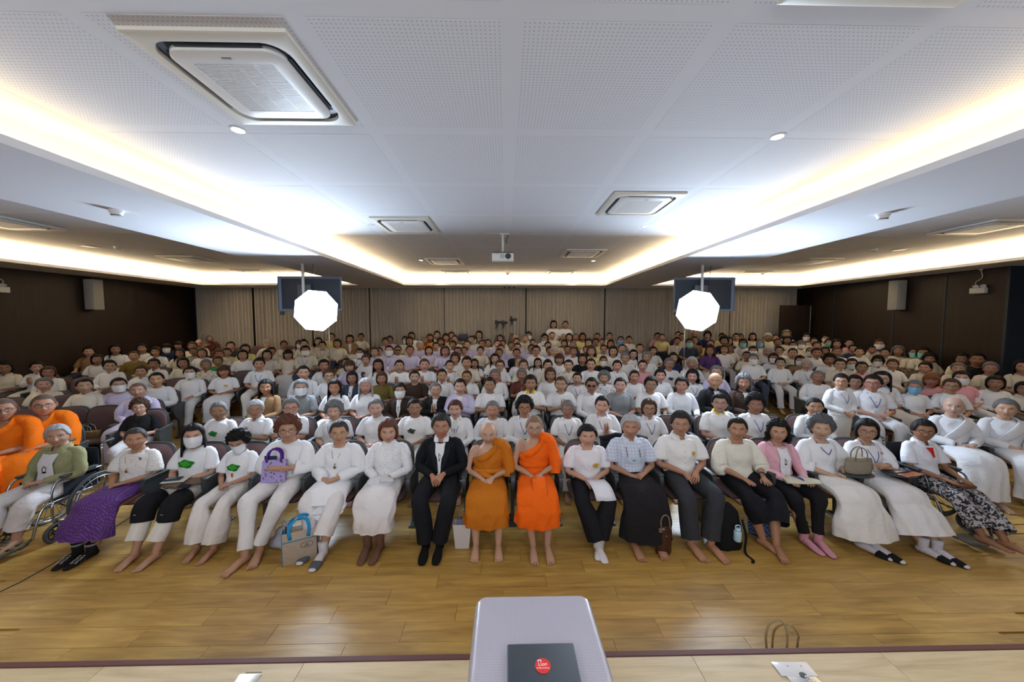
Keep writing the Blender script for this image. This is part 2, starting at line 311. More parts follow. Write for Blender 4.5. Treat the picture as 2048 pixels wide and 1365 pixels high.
part('cove_lip', ce, MB().box(-4.1, 12.5, ZS, 4.1, 13.0, ZS + .02).box(-3.615, 12.5, ZS + .02, 3.615, 12.515, ZS + .065), 'paint', 'cove lip')
pp = MB().box(-.54, -.54, -.0012, .54, .54, 0).mesh('perforated_panel', 'perf', False)
for i in range(-4, 4):
    for j in range(0, 11):
        x, y = .04 + .6 + 1.2 * i, 1.36 + 1.2 * (j - 1)
        if abs(x) < 4.2: obj('perforated_panel', pp, ce, (x, y, ZC), sc=(.93, 1, 1) if abs(x) > 3.5 else None).location.x = x - (.04 if x > 3.5 else -.04 if x < -3.5 else 0)
for s in (-1, 1):
    for i in range(4):
        for j in range(0, 8): obj('perforated_panel', pp, ce, (s * (6.15 + 1.2 * i), 2.56 + 1.2 * j, ZC))

# ---------------------------------------------------------------- ceiling cassettes, downlights, detectors
def rrect(hx, hy, r, n=6):
    out = []
    for q, (sx, sy) in enumerate(((1, 1), (-1, 1), (-1, -1), (1, -1))):
        for i in range(n + 1):
            t = PI / 2 * (q + i / n); out.append((sx * (hx - r) + r * math.cos(t), sy * (hy - r) + r * math.sin(t)))
    return out
def ring(mb, prof):
    """prof: list of (outline, z); skins successive outlines"""
    n = len(prof[0][0]); V = [(x, y, z) for o, z in prof for x, y in o]
    mb.add(V, [(i * n + j, i * n + (j + 1) % n, (i + 1) * n + (j + 1) % n, (i + 1) * n + j) for i in range(len(prof) - 1) for j in range(n)]); return mb
frame_me = ring(MB(), [(rrect(.475, .475, .004), 0), (rrect(.475, .475, .004), -.022), (rrect(.46, .46, .006), -.03), (rrect(.405, .405, .13), -.03), (rrect(.40, .40, .125), -.002)]).mesh('frame', 'ac', 'a')
slot_me = ring(MB(), [(rrect(.40, .40, .125), -.006), (rrect(.34, .34, .10), -.004)]).mesh('louver_slot', 'dark', 'a')
mb = MB()
for s in (-1, 1): mb.bbox(-.26, s * .366 - .014, -.022, .26, s * .366 + .014, -.012, .003); mb.bbox(s * .366 - .014, -.26, -.022, s * .366 + .014, .26, -.012, .003)
vane_me = mb.mesh('louver_vanes', 'dark', 'a')
cv = ring(MB(), [(rrect(.352, .352, .10), -.004), (rrect(.352, .352, .10), -.036), (rrect(.34, .34, .09), -.042), (rrect(.25, .25, .012), -.042), (rrect(.25, .25, .012), -.036)]); cover_me = cv.mesh('cover', 'ac2', 'a')
mb = MB().box(-.25, -.25, -.036, .25, .25, -.034)
for i in range(40): mb.box(-.25, -.247 + i * .0124, -.0405, .25, -.2405 + i * .0124, -.036)
for x in (-.125, 0, .125): mb.box(x - .002, -.25, -.041, x + .002, .25, -.036)
grille_me = mb.mesh('intake_grille', 'ac2', False)
badge_me = MB().bbox(-.03, -.302, -.044, .03, -.292, -.042, .001).mesh('badge', 'dark', False)
AC = [(-1.73, 2.57, 'large four-way ceiling cassette nearest the camera on the left'), (1.89, 1.40, 'ceiling cassette cut off by the top edge of the photo, right'), (1.9, 5.02, 'four-way ceiling cassette in the right half, in front of the second right downlight'),
      (-1.72, 6.16, 'four-way ceiling cassette on the left between large unit and projector'), (1.91, 8.6, 'four-way ceiling cassette right of the projector'), (-1.69, 9.8, 'four-way ceiling cassette left of and behind the projector'),
      (-1.66, 12.1, 'farthest left ceiling cassette near the rear cove'), (1.9, 12.0, 'farthest right ceiling cassette in the central coffer near the rear cove'),
      (-8.5, 6.1, 'ceiling cassette in the left side coffer, nearest one, cut by frame edge'), (-8.5, 9.6, 'second ceiling cassette in the left side coffer'), (-8.5, 12.0, 'rear ceiling cassette of the left side coffer, above the left screen'),
      (8.55, 6.1, 'ceiling cassette in the right side coffer, nearest one, cut by frame edge'), (8.55, 9.6, 'second ceiling cassette in the right side coffer'), (8.5, 12.0, 'rear ceiling cassette of the right side coffer, beside the right screen')]
for x, y, lb in AC:
    t = thing('ceiling_cassette', 'cream ' + lb, 'air conditioner', (x, y, ZC), group='air conditioning cassettes in the ceiling')
    for nm_, me in (('frame', frame_me), ('louver_slot', slot_me), ('louver_vane', vane_me), ('cover', cover_me), ('intake_grille', grille_me), ('badge', badge_me)): obj(nm_, me, t)
trim_me = ring(MB(), [([(.062 * math.cos(a), .062 * math.sin(a)) for a in np.linspace(0, 2 * PI, 24, endpoint=False)], 0), ([(.062 * math.cos(a), .062 * math.sin(a)) for a in np.linspace(0, 2 * PI, 24, endpoint=False)], -.006), ([(.05 * math.cos(a), .05 * math.sin(a)) for a in np.linspace(0, 2 * PI, 24, endpoint=False)], -.006), ([(.05 * math.cos(a), .05 * math.sin(a)) for a in np.linspace(0, 2 * PI, 24, endpoint=False)], 0)]).mesh('trim_ring', 'paint', 'a')
lens_me = MB().cyl((0, 0, 0), (0, 0, -.004), .05, 20).mesh('lens', 'down_em', False)
dead_me = MB().cyl((0, 0, 0), (0, 0, -.004), .05, 20).mesh('lens', 'ac', False)
DL = [(-2.34, 3.17, 'round recessed downlight beside the large left cassette', 1), (2.47, 3.19, 'round recessed downlight in the ceiling at upper right', 1), (2.47, 6.16, 'small downlight beyond the right cassette in the central coffer', 1), (-2.34, 6.16, 'unlit round downlight left of the smaller left cassette', 0),
      (-2.33, 9.68, 'small lit downlight left of the cassette behind the projector', 1), (2.45, 9.68, 'small lit downlight at the right beyond the projector', 1), (-2.3, 12.35, 'rear left downlight in the central coffer near the cove', 1), (2.4, 12.3, 'rear right downlight in the central coffer near the cove', 1),
      (-10.35, 9.7, 'downlight in left side coffer close to the wall cove', 1), (-10.2, 12.2, 'rear downlight in the left side coffer', 1), (10.2, 9.6, 'downlight in right side coffer close to the wall cove', 1), (10.15, 12.2, 'rear downlight in the right side coffer', 1)]
for x, y, lb, on in DL:
    t = thing('downlight', lb, 'downlight', (x, y, ZC), group='recessed round downlights'); obj('trim_ring', trim_me, t); obj('lens', lens_me if on else dead_me, t)
    if on:
        l = bpy.data.lights.new('downlight_lamp', 'SPOT'); l.energy = DOWN_E; l.spot_size = 1.6; l.spot_blend = .6; l.shadow_soft_size = .05; l.color = (1, .85, .65); o = bpy.data.objects.new('downlight_lamp', l); o.location = (x, y, ZC - .02); C.objects.link(o)
det_me = MB().tube([(0, 0, 0), (0, 0, -.018), (0, 0, -.02), (0, 0, -.045), (0, 0, -.055)], [.052, .052, .046, .04, .028], n=20, k=1, side=(1, 0, 0)).mesh('housing', 'ac2', 'a')
detb_me = MB().tube([(0, 0, -.047), (0, 0, -.052)], [.0405, .036], n=20, k=1).mesh('sensor_slot', 'dark', 'a')
for x, y, z, lb in [(-4.47, 4.13, ZS, 'white smoke detector under the left soffit'), (4.49, 4.1, ZS, 'white smoke detector under the right soffit'), (-8.75, 8.06, ZC, 'smoke detector in the left side coffer'), (8.6, 8.0, ZC, 'smoke detector in the right side coffer'), (-8.6, 11.6, ZC, 'small detector at the back of the left side coffer'), (.08, 12.2, ZC, 'dome detector at the back of the central coffer'), (8.9, 11.9, ZC, 'small detector at the back of the right side coffer')]:
    t = thing('smoke_detector', lb, 'smoke detector', (x, y, z), sc=1.25); obj('housing', det_me, t); obj('sensor_slot', detb_me, t)
for x, y, lb in [(-9.3, 8.0, 'round flush ceiling speaker in the left side coffer'), (9.2, 8.0, 'round flush ceiling speaker in the right side coffer')]:
    tag(obj('ceiling_speaker', MB().tube([(0, 0, 0), (0, 0, -.012), (0, 0, -.018)], [.12, .12, .10], n=24, k=1).mesh('ceiling_speaker', 'ac2', 'a'), None, (x, y, ZC)), 'white ' + lb, 'speaker')
for k, x in enumerate((-.03, .14, .32)):
    tag(obj('ceiling_sensor', MB().ball((0, 0, 0), .035, 10, 6, (1, 1, .8)).mesh('ceiling_sensor', 'dark'), None, (x, 13.05, ZS - .02)), ['left', 'middle', 'right'][k] + ' of three small dark domes above the curtain top', 'sensor')
hb = MB()
for a in ((-.26, -.26, .26, -.235), (-.26, .235, .26, .26), (-.26, -.26, -.235, .26), (.235, -.26, .26, .26)): hb.box(a[0], a[1], -.006, a[2], a[3], 0)
t = thing('access_hatch', 'square white ceiling access hatch left of the projector pole', 'hatch', (-.22, 6.95, ZC)); obj('hatch_frame', hb.mesh('hatch_frame', 'ac', False), t); obj('hatch_door', MB().box(-.23, -.23, -.003, .23, .23, 0).mesh('hatch_door', 'paint', False), t)
# projector
t = thing('projector', 'white projector hanging from a ceiling pole in the middle of the hall', 'projector', (-.05, 6.75, 3.68))
obj('body', MB().bbox(-.205, -.15, -.075, .205, .15, .085, .02).mesh('body', 'ac2', 'a'), t)
obj('top_plate', MB().bbox(-.19, -.14, .085, .19, .14, .10, .005).mesh('top_plate', 'dark', 'a'), t)
ln = obj('lens', MB().tube([(.10, -.15, .02), (.10, -.17, .02), (.10, -.172, .02), (.10, -.160, .02)], [.055, .052, .04, .03], n=24, k=1, side=(1, 0, 0)).mesh('lens', 'dark', 'a'), t)
obj('lens_glass', MB().ball((.10, -.157, .02), .02, 12, 8, (1, .4, 1)).mesh('lens_glass', 'gloss'), ln, col=(.05, .07, .12))
mb = MB()
for i in range(8): mb.box(-.055, -.153, -.022 + i * .011, .035, -.15, -.017 + i * .011)
obj('vent', mb.mesh('vent', 'metal', False), t, col=(.3, .3, .32)); obj('label_plate', MB().box(-.13, -.1515, .055, -.07, -.15, .07).mesh('label_plate', 'plain', False), t, col=(.55, .55, .2))
obj('lower_trim', MB().bbox(-.2, -.155, -.08, .2, .1, -.045, .01).mesh('lower_trim', 'ac', 'a'), t)
obj('pole', MB().cyl((0, 0, .10), (0, 0, ZC - 3.68 - .02), .022).mesh('pole', 'ac2'), t); obj('mount_plate', MB().bbox(-.06, -.06, ZC - 3.68 - .02, .12, .06, ZC - 3.68, .005).mesh('mount_plate', 'ac2', 'a'), t)
obj('cable', MB().tube([(.09, 0, ZC - 3.70), (.10, -.02, .40), (.06, -.02, .34), (.085, 0, .29)], .008, n=6, side=None).mesh('cable', 'dark'), t)
# hanging screens seen from behind, softboxes
for s, x, lb, cb in ((-1, -4.42, 'left', .0), (1, 4.59, 'right', 0)):
    t = thing('hanging_screen', 'large flat screen on a ceiling pole behind the %s softbox, seen from the back' % lb, 'screen', (x, 7.95, 3.09))
    obj('back_cover', ring(MB(), [(rrect(.71, .39, .01), .03), (rrect(.71, .39, .01), 0), (rrect(.66, .34, .02), -.03), (rrect(.02, .01, .005), -.031)]).mesh('back_cover', 'plain', 'a'), t, rot=(PI / 2, 0, 0), col=(.15, .19, .26))
    obj('display', MB().box(-.69, .03, -.37, .69, .035, .37).mesh('display', 'dark', False), t)
    obj('mount', MB().bbox(-.25, -.07, -.2, .05, -.03, .2, .005).mesh('mount', 'plain', 'a'), t, col=(.09, .10, .12))
    obj('pole', MB().cyl((-.10, -.09, -.3), (-.10, -.09, ZS - 3.09), .03).mesh('pole', 'ac2'), t)
    obj('small_speaker', MB().bbox(-.68, -.04, -.48, -.60, .03, -.40, .01).mesh('small_speaker', 'chairshell', 'a'), t)
    obj('cable', MB().tube([(.08, -.05, .2), (.09, -.07, .45), (.12, -.05, ZS - 3.09)], .006, n=6, side=None).mesh('cable', 'dark'), t)
    X = -3.73 if s < 0 else 3.86
    t = thing('softbox', 'glowing octagonal softbox on a light stand in the %s half of the hall' % lb, 'studio light', (X, 7.0, FZ(7)), -s * .0)
    zc = 2.68 - FZ(7); ph = .30 if s < 0 else .22; R = .447
    def octo(r, y, sq=1.0): return [(r * math.cos(ph + k * PI / 4) * 1.0, y, zc + r * math.sin(ph + k * PI / 4) * .93) for k in range(8)]
    fr_, bk = octo(R, -.12), octo(R * .97, -.10)
    mbd = MB(); cvv = octo(R * .55, -.135); mbd.add(fr_ + cvv + [(0, -.14, zc)], [(j, (j + 1) % 8, 8 + (j + 1) % 8, 8 + j) for j in range(8)] + [(8 + j, 8 + (j + 1) % 8, 16) for j in range(8)]); obj('diffuser', mbd.mesh('diffuser', 'soft_em', False), t)
    bd = MB(); bd.add(octo(R, -.119) + octo(R * .45, .22) + octo(.08, .30), [(j, (j + 1) % 8, 8 + (j + 1) % 8, 8 + j) for j in range(8)] + [(8 + j, 8 + (j + 1) % 8, 16 + (j + 1) % 8, 16 + j) for j in range(8)]); obj('reflector_shell', bd.mesh('reflector_shell', 'chairshell', False), t)
    obj('lamp_head', MB().bbox(-.07, .28, zc - .08, .07, .50, zc + .08, .02).mesh('lamp_head', 'chairshell', 'a'), t)
    obj('stand_pole', MB().tube([(0, .36, .05), (0, .36, 1.3)], .016, n=10).tube([(0, .36, 1.3), (0, .36, zc - .05)], .011, n=10).mesh('stand_pole', 'metal'), t, col=(.55, .56, .58))
    for k in range(3):
        a = k * 2.094 + .5; obj('leg', MB().cyl((.02 * math.cos(a), .36 + .02 * math.sin(a), .62), (.38 * math.cos(a), .36 + .38 * math.sin(a), .02), .01, 8).mesh('leg', 'metal'), t, col=(.1, .1, .1))
# curtains along the back wall
edges = [-11.75, -9.6, -7.4, -5.2, -2.35, .8, 3.85, 6.3, 8.8, 11.42]
for i in range(9):
    x0, x1 = edges[i] + .02, edges[i + 1] - .02; n = int((x1 - x0) / .018); xs = np.linspace(x0, x1, n); u = xs - x0
    yy = 13.36 + .045 * np.sin(2 * PI * u / .135 + .9 * np.sin(u * 3.1 + i)) + .018 * np.sin(u * 2 * PI / .41 + i)
    V = []; zs = [.79, 1.6, 2.6, 3.3, ZS - .01]
    for q, z in enumerate(zs): V += [(x, y if q else y + .015 * math.sin(x * 21), z) for x, y in zip(xs, yy)]
    mb = MB(); mb.add(V, [(q * n + j, q * n + j + 1, (q + 1) * n + j + 1, (q + 1) * n + j) for q in range(len(zs) - 1) for j in range(n - 1)])
    o = obj('curtain', mb.mesh('curtain', 'drape')); md = o.modifiers.new('thickness', 'SOLIDIFY'); md.thickness = .006
    tag(o, 'beige pleated floor-length curtain, %s of nine along the back wall' % (['leftmost', 'second from left', 'third from left', 'fourth from left', 'middle one', 'fourth from right', 'third from right', 'second from right', 'rightmost'][i]), 'curtain', 'curtains along the back wall')
tag(obj('curtain_track', MB().box(XL + .2, 13.3, ZS - .012, XR - .2, 13.42, ZS).mesh('curtain_track', 'ac', False)), 'thin pale curtain track under the rear soffit', 'curtain track')
# door leaf in the right rear corner
d = struct('door_1', MB().bbox(10.28, 12.75, FZ(12.75) + .01, 11.42, 12.80, 3.06, .004), 'veneer_v', 'dark wood door leaf standing open in front of the right end of the curtains')
obj('door_edge', MB().box(11.42, 12.748, FZ(12.75) + .3, 11.435, 12.802, 3.04).mesh('door_edge', 'ac', False), d)
obj('door_handle', MB().tube([(11.33, 12.75, 1.78), (11.33, 12.70, 1.78), (11.22, 12.70, 1.78)], .010, n=8, side=None).mesh('door_handle', 'metal'), d, col=(.6, .6, .6))
# column speakers and emergency lights on the side walls
for x, y, w_, lb in ((XL, 10.2, .30, 'left'), (XR, 10.0, -.30, 'right')):
    t = thing('column_speaker', 'tall pale grey column speaker high on the %s wall' % lb, 'speaker', (x, y, 2.80))
    a, b2 = sorted((.03 * np.sign(w_), w_)); obj('cabinet', MB().bbox(a, -.12, 0, b2, .14, .86, .012).mesh('cabinet', 'plain', 'a'), t, col=(.42, .42, .39))
    obj('grille', MB().bbox(a + .015, -.128, .015, b2 - .015, -.118, .845, .005).mesh('grille', 'plain', 'a'), t, col=(.6, .58, .54))
    obj('bracket', MB().box(min(0, .06 * np.sign(w_)), -.03, .25, max(0, .06 * np.sign(w_)), .03, .6).mesh('bracket', 'dark', False), t)
for x, y, s, lb in ((XL, 8.45, 1, 'left'), (XR, 8.35, -1, 'right')):
    t = thing('emergency_light', 'white emergency light box with two lamp heads on the %s wall' % lb, 'emergency light', (x, y, 3.16))
    a, b2 = sorted((0, s * .10)); obj('battery_box', MB().bbox(a, -.15, -.01, b2, .13, .13, .012).mesh('battery_box', 'ac2', 'a'), t)
    for q in (-.08, .06): obj('lamp_head', MB().cyl((s * .05, q + .02, .17), (s * .09, q - .05, .16), .035, 14, .045).mesh('lamp_head', 'ac2', 'a'), t)
    obj('cable', MB().tube([(s * .03, 0, .13), (s * .05, .06, .26), (s * .02, -.04, .38), (s * .02, 0, .58)], .008, n=6, side=None).mesh('cable', 'ac2'), t)
    obj('socket', MB().bbox(min(0, s * .03), -.03, .56, max(0, s * .03), .03, .6, .004).mesh('socket', 'ac2', 'a'), t)
# cameras on tripods in front of the curtains
for k, (x, hh, big) in enumerate(((-.32, 1.62, 0), (-.08, 1.60, 0), (.24, 1.72, 1))):
    z0 = FZ(12.95); t = thing('camera_tripod', ['left', 'middle', 'tallest, right'][k] + ' of three black video cameras on tripods by the back curtain', 'camera', (x, 12.95, z0), group='video cameras on tripods')
    for q in range(3): a = q * 2.094 + .52 + k * .2; obj('leg', MB().cyl((.03 * math.cos(a), .03 * math.sin(a), hh - .45), (.34 * math.cos(a), .34 * math.sin(a), 0.01), .013, 8).mesh('leg', 'chairshell'), t)
    obj('center_column', MB().cyl((0, 0, hh - .75), (0, 0, hh - .1), .018, 10).mesh('center_column', 'metal'), t, col=(.2, .2, .2) if not big else (.5, .5, .5))
    obj('pan_head', MB().bbox(-.04, -.04, hh - .14, .04, .04, hh - .02, .01).tube([(0, .03, hh - .06), (-.08, .2, hh - .22)], .009, n=6).mesh('pan_head', 'chairshell', 'a'), t)
    cmr = obj('camera_body', MB().bbox(-.06, -.10, hh - .02, .06, .10, hh + .10, .015).bbox(-.05, -.02, hh + .1, .0, .07, hh + .13 + .05 * big, .01).mesh('camera_body', 'dark', 'a'), t, rot=(0, 0, .25))
    obj('camera_lens', MB().cyl((0, -.10, hh + .04), (0, -.19, hh + .04), .038, 14).mesh('camera_lens', 'dark', 'a'), cmr)
    obj('camera_screen', MB().bbox(.06, -.05, hh + .01, .15 + .04 * big, -.04, hh + .09, .003).mesh('camera_screen', 'dark', 'a'), cmr)

# ---------------------------------------------------------------- people
def head_arrays(na, ne, smile=1., old=0., wide=1.):
    """head surface round (0,0,0) facing -Y; returns verts, faces, face colours (lips, dark, white)"""
    t = np.linspace(-1, 1, na, endpoint=False); az = PI * (t * .55 + .45 * t ** 3 * 1.0); el = np.linspace(-PI / 2, PI / 2, ne)
    A, E = np.meshgrid(az, el); x = np.sin(A) * np.cos(E); y = -np.cos(A) * np.cos(E); z = np.sin(E)
    X = .084 * np.sign(x) * np.abs(x) ** .92; Y = np.where(y < 0, .090 * y, .102 * y); Z = .115 * z
    lo = np.clip(-Z / .118, 0, 1); jaw = 1 - .40 * lo ** 2.0; X = X * jaw * wide; Y = np.where(Y > 0, Y * (1 - .35 * lo), Y)
    Y = np.where(Y < 0, Y - .012 * lo * np.exp(-(X / .05) ** 2), Y)
    fr = (Y < 0); G = lambda cx, cz, sx, sz: np.exp(-((np.abs(X) - cx) / sx) ** 2 - ((Z - cz) / sz) ** 2) if cx else np.exp(-(X / sx) ** 2 - ((Z - cz) / sz) ** 2)
    d = np.zeros_like(X)
    prof = np.interp(Z, [-.052, -.042, -.030, -.020, .018, .035], [0, .2, 1, .88, .28, 0]); d += .021 * prof * np.exp(-(X / (.0085 + .006 * np.clip(-Z / .03, 0, 1))) ** 2)
    d += .006 * G(.013, -.031, .007, .007); d -= .0085 * G(.031, .010, .015, .011); d += .0055 * G(.031, .008, .010, .006); d += .004 * G(.028, .028, .022, .008)
    d += (.006 + .003 * smile) * G(.042, -.026, .018, .016); d += .0055 * G(0, -.0555, .020, .006) + .006 * G(0, -.066, .016, .006)
    ml = -.0605 + .10 * smile * (X ** 2) / .02 * .12 * 5; d -= .004 * np.exp(-((Z - ml) / .0028) ** 2 - (X / .024) ** 4); d += .007 * G(0, -.100, .020, .013); d -= old * .003 * G(.034, -.052, .006, .016)
    Y = np.where(fr, Y - d, Y); f3 = np.zeros((3,) + X.shape); ss = lambda v, a, b: np.clip((v - a) / (b - a), 0, 1)
    inf = fr & (Y < -.03)
    lip = np.exp(-((Z - ml) / .0085) ** 4 - (X / .024) ** 4); f3[0] = np.where(inf, .75 * lip, 0)
    ex, ez = np.abs(X) - .031, Z - .008; eye = 1 - ss((ex / .0135) ** 2 + (ez / .0052) ** 2, .55, 1.25); iris = 1 - ss((ex / .0062) ** 2 + (ez / .0062) ** 2, .6, 1.3)
    lash = np.exp(-((ez - .0055 + 6 * ex ** 2 * 2) / .0026) ** 2 - (ex / .016) ** 4); brow = np.exp(-((Z - .0295 + 7 * (np.abs(X) - .034) ** 2) / .0038) ** 2 - ((np.abs(X) - .034) / .019) ** 4)
    f3[2] = np.where(inf, eye * .9, 0); f3[1] = np.where(inf, np.clip(np.maximum(np.maximum(iris * eye, lash * .95), brow * (.95 - .45 * old)), 0, 1) + .5 * np.exp(-((Z - ml) / .0022) ** 2 - (X / .021) ** 4), 0)
    V = np.stack([X, Y, Z], -1).reshape(-1, 3); F = [(i * na + j, i * na + (j + 1) % na, (i + 1) * na + (j + 1) % na, (i + 1) * na + j) for i in range(ne - 1) for j in range(na)]
    return V, F, np.clip(f3.reshape(3, -1).T, 0, 1)
HEADS = {}
def head_cached(*a):
    if a not in HEADS: HEADS[a] = head_arrays(*a)
    return HEADS[a]
HC = np.array((0, .012, 1.15))          # head centre of a seated figure
def rotz(a): return np.array(((math.cos(a), -math.sin(a), 0), (math.sin(a), math.cos(a), 0), (0, 0, 1)))
def rotx(a): return np.array(((1, 0, 0), (0, math.cos(a), -math.sin(a)), (0, math.sin(a), math.cos(a))))

def hand(mb, w, d, pn, side, curl=.35, spread=.10, n=6, sc=1.):
    """five-fingered hand: wrist w, finger direction d, palm normal pn; side +1: thumb towards cross(d,pn)"""
    d = np.array(d, float); d /= np.linalg.norm(d); pn = np.array(pn, float); pn -= d * (pn @ d); pn /= np.linalg.norm(pn); s = np.cross(d, pn) * side; w = np.array(w, float)
    P = lambda a, b2, c: w + (s * a + d * b2 + pn * c) * sc
    mb.tube([P(0, -.015, 0), P(0, .01, 0), P(.003, .045, 0), P(.0, .085, 0), P(0, .094, 0)], np.array([.024, .027, .036, .038, .030]) * sc, np.array([.018, .018, .016, .013, .008]) * sc, n=10, k=2, side=s)
    for a, ln_, q in ((.029, .062, 1), (.010, .072, .3), (-.009, .068, -.4), (-.027, .052, -1.2)):
        pts = [P(a, .075, 0)]; ang = curl * .5; dirx = spread * q; p = pts[0]
        for k2 in range(3):
            l = ln_ * (.45, .32, .25)[k2]; v = s * math.sin(dirx) + (d * math.cos(ang) + pn * math.sin(ang)) * math.cos(dirx); p = p + v * l * sc; pts.append(p); ang += curl
        mb.tube(pts, np.array([.0092, .0085, .0078, .0055]) * sc, n=n, k=1, side=None)
    mb.tube([P(.020, .018, .004), P(.040, .040, .012), P(.048, .064, .018), P(.046, .086, .022)], np.array([.013, .011, .0095, .006]) * sc, n=n, k=1, side=None)
def foot(mb, a, ang, toes=True, z=0., n=10):
    """bare foot: ankle a=(x,y), heading ang (0 = -Y)"""
    R_ = rotz(ang); P = lambda x, y, zz: np.array((a[0], a[1], z)) + R_ @ np.array((x, y, zz))
    mb.tube([P(0, .055, .028), P(0, .04, .034), P(0, 0, .042), P(0, -.06, .036), P(0, -.12, .024), P(0, -.165 if toes else -.19, .016), P(0, -.175 if toes else -.21, .012)], [.018, .030, .033, .036, .043, .040 if toes else .034, .02], [.018, .032, .042, .034, .022, .014, .006], n=n, k=2, side=R_ @ np.array((1, 0, 0)))
    if toes:
        for q, (tx, r, l) in enumerate(((-.030, .0125, .045), (-.009, .009, .046), (.008, .0085, .04), (.022, .008, .032), (.034, .0075, .022))):
            tx = tx * (1 if a[0] > 0 else -1) ; mb.tube([P(tx * .9, -.15, .013), P(tx, -.165 - l * .5, .013), P(tx * 1.02, -.165 - l, .009)], [r, r, r * .6], n=6, k=1, side=None)
POSES = dict(lap=dict(e=(.225, -.03, .70), w=(.075, -.215, .665), d=(-.80, -.55, -.12), p=(-.1, .1, -1), c=.38),
             wai=dict(e=(.20, -.075, .73), w=(.021, -.215, .80), d=(-.02, -.16, .98), p=(-1, 0, 0), c=.03),
             cross=dict(e=(.215, -.07, .73), w=(.03, -.20, .76), d=(-.95, -.1, .1), p=(0, .4, -1), c=.25),
             knee=dict(e=(.225, -.06, .70), w=(.115, -.285, .665), d=(-.25, -.95, -.10), p=(0, -.1, -1), c=.18),
             low=dict(e=(.23, -.02, .70), w=(.055, -.225, .665), d=(-.45, -.80, -.35), p=(-.4, .1, -1), c=.5),
             stand=dict(e=(.225, .02, .71), w=(.065, -.17, .61), d=(-.75, -.3, -.5), p=(-.2, .3, -.8), c=.38))
SH = np.array((.160, .045, .948))
HS = 1.14
BODY = [(.50, -.01, .165, .125), (.58, 0, .160, .12), (.68, .012, .142, .105), (.80, .025, .152, .108), (.89, .032, .150, .100), (.938, .04, .132, .085), (.968, .045, .100, .066), (1.003, .046, .068, .056), (1.03, .044, .060, .057), (1.06, .038, .052, .054), (1.12, .034, .050, .055)]
def body(pose='lap', yaw=0., hi=False, smile=1., old=0., wide=1., tilt=0., legs=((.115, -.54, 0), (.115, -.54, 0)), toes=True, feet=True, knee=(.135, -.43, .515), remesh=False, sh=0, footz=0.):
    na, ne = (84, 78) if hi else (44, 44)
    V, F, fc = head_cached(na, ne, smile, old, wide); Rh = rotz(yaw) @ rotx(tilt); mb = MB(); mb.add(V @ Rh.T * HS + HC, F)
    for s in (-1, 1):
        e = MB().ball((0, 0, 0), .03, 10 if hi else 6, 6, (.32, .62, 1.05)).v[0] @ rotz(s * .35).T + np.array((s * .084 * wide, .012, -.004)); mb.add(e @ Rh.T * HS + HC, MB().ball((0, 0, 0), 1, 10 if hi else 6, 6).f)
    k = len(mb.v); dz = .32 if pose == 'stand' else 0
    tb = MB(); n = 20 if hi else 12
    tb.tube([(0, y, z) for z, y, a, b2 in BODY], [a for z, y, a, b2 in BODY], [b2 for z, y, a, b2 in BODY], n=n, k=2)
    p = POSES[pose]; hands = MB()
    for s in (-1, 1):
        e, w_ = np.array(p['e']) * (s, 1, 1), np.array(p['w']) * (s, 1, 1); d, pn = np.array(p['d'], float) * (s, 1, 1), np.array(p['p'], float) * (s, 1, 1)
        if pose in ('lap', 'low', 'cross', 'stand') and s > 0: w_ = w_ + (0, -.012, .022)
        S0 = SH * (s, 1, 1); tb.tube([S0 * (.55, 1, .985), S0 + np.array((-s * .006, 0, -.010)) * (0 if remesh else 1), (S0 + e) / 2 + np.array((s * .012, 0, 0)), e, (e + w_) / 2, w_], [.028, .040, .040, .036, .033, .022], n=n // 2 + 2, k=3 if hi else 2, side=None)
        hands.f and None; hand(hands, w_, d, pn, -s if pose != 'wai' else -s, p['c'], n=6 if hi else 5)
    for s, (ax, ay, fa) in zip((-1, 1), legs):
        if pose == 'stand': tb.tube([(s * .085, .0, .56), (s * .085, .0, .15), (s * .085, .01, -.22)], [.085, .055, .036], n=n // 2 + 2, k=2)
        else:
            h, kn, an = np.array((s * .09, -.02, .54)), np.array((s * knee[0], knee[1], knee[2])), np.array((s * ax, ay, .085 + footz))
            tb.tube([h, (h + kn) / 2, kn + (0, .02, .0), kn * (1, 1, .9) + (0, -.015, -.02), kn * .45 + an * .55 + (0, .02, 0), an + (0, .01, 0), an + (0, .01, -.04)], [.085, .078, .062, .058, .052, .034, .034], n=n // 2 + 4, k=3 if hi else 2)
            if feet: foot(hands, (s * ax, ay), fa, toes, footz)
    if remesh:
        me = tb.mesh('tmp', 'skin'); o = bpy.data.objects.new('tmp', me); C.objects.link(o); md = o.modifiers.new('r', 'REMESH'); md.mode = 'VOXEL'; md.voxel_size = .010; md2 = o.modifiers.new('s', 'SMOOTH'); md2.iterations = 6; md2.factor = .6
        ev = o.evaluated_get(bpy.context.evaluated_depsgraph_get()); m2 = ev.to_mesh(); V2 = [tuple(v.co) for v in m2.vertices]; F2 = [tuple(q.vertices) for q in m2.polygons]; ev.to_mesh_clear(); bpy.data.objects.remove(o); bpy.data.meshes.remove(me); mb.add(V2, F2)
    else:
        for v in tb.v: pass
        mb.add(np.vstack(tb.v), tb.f)
    mb.add(np.vstack(hands.v), hands.f)
    if dz:
        for v in mb.v: v += (0, 0, dz)
    return mb.mesh('body', 'skin', True, fc)

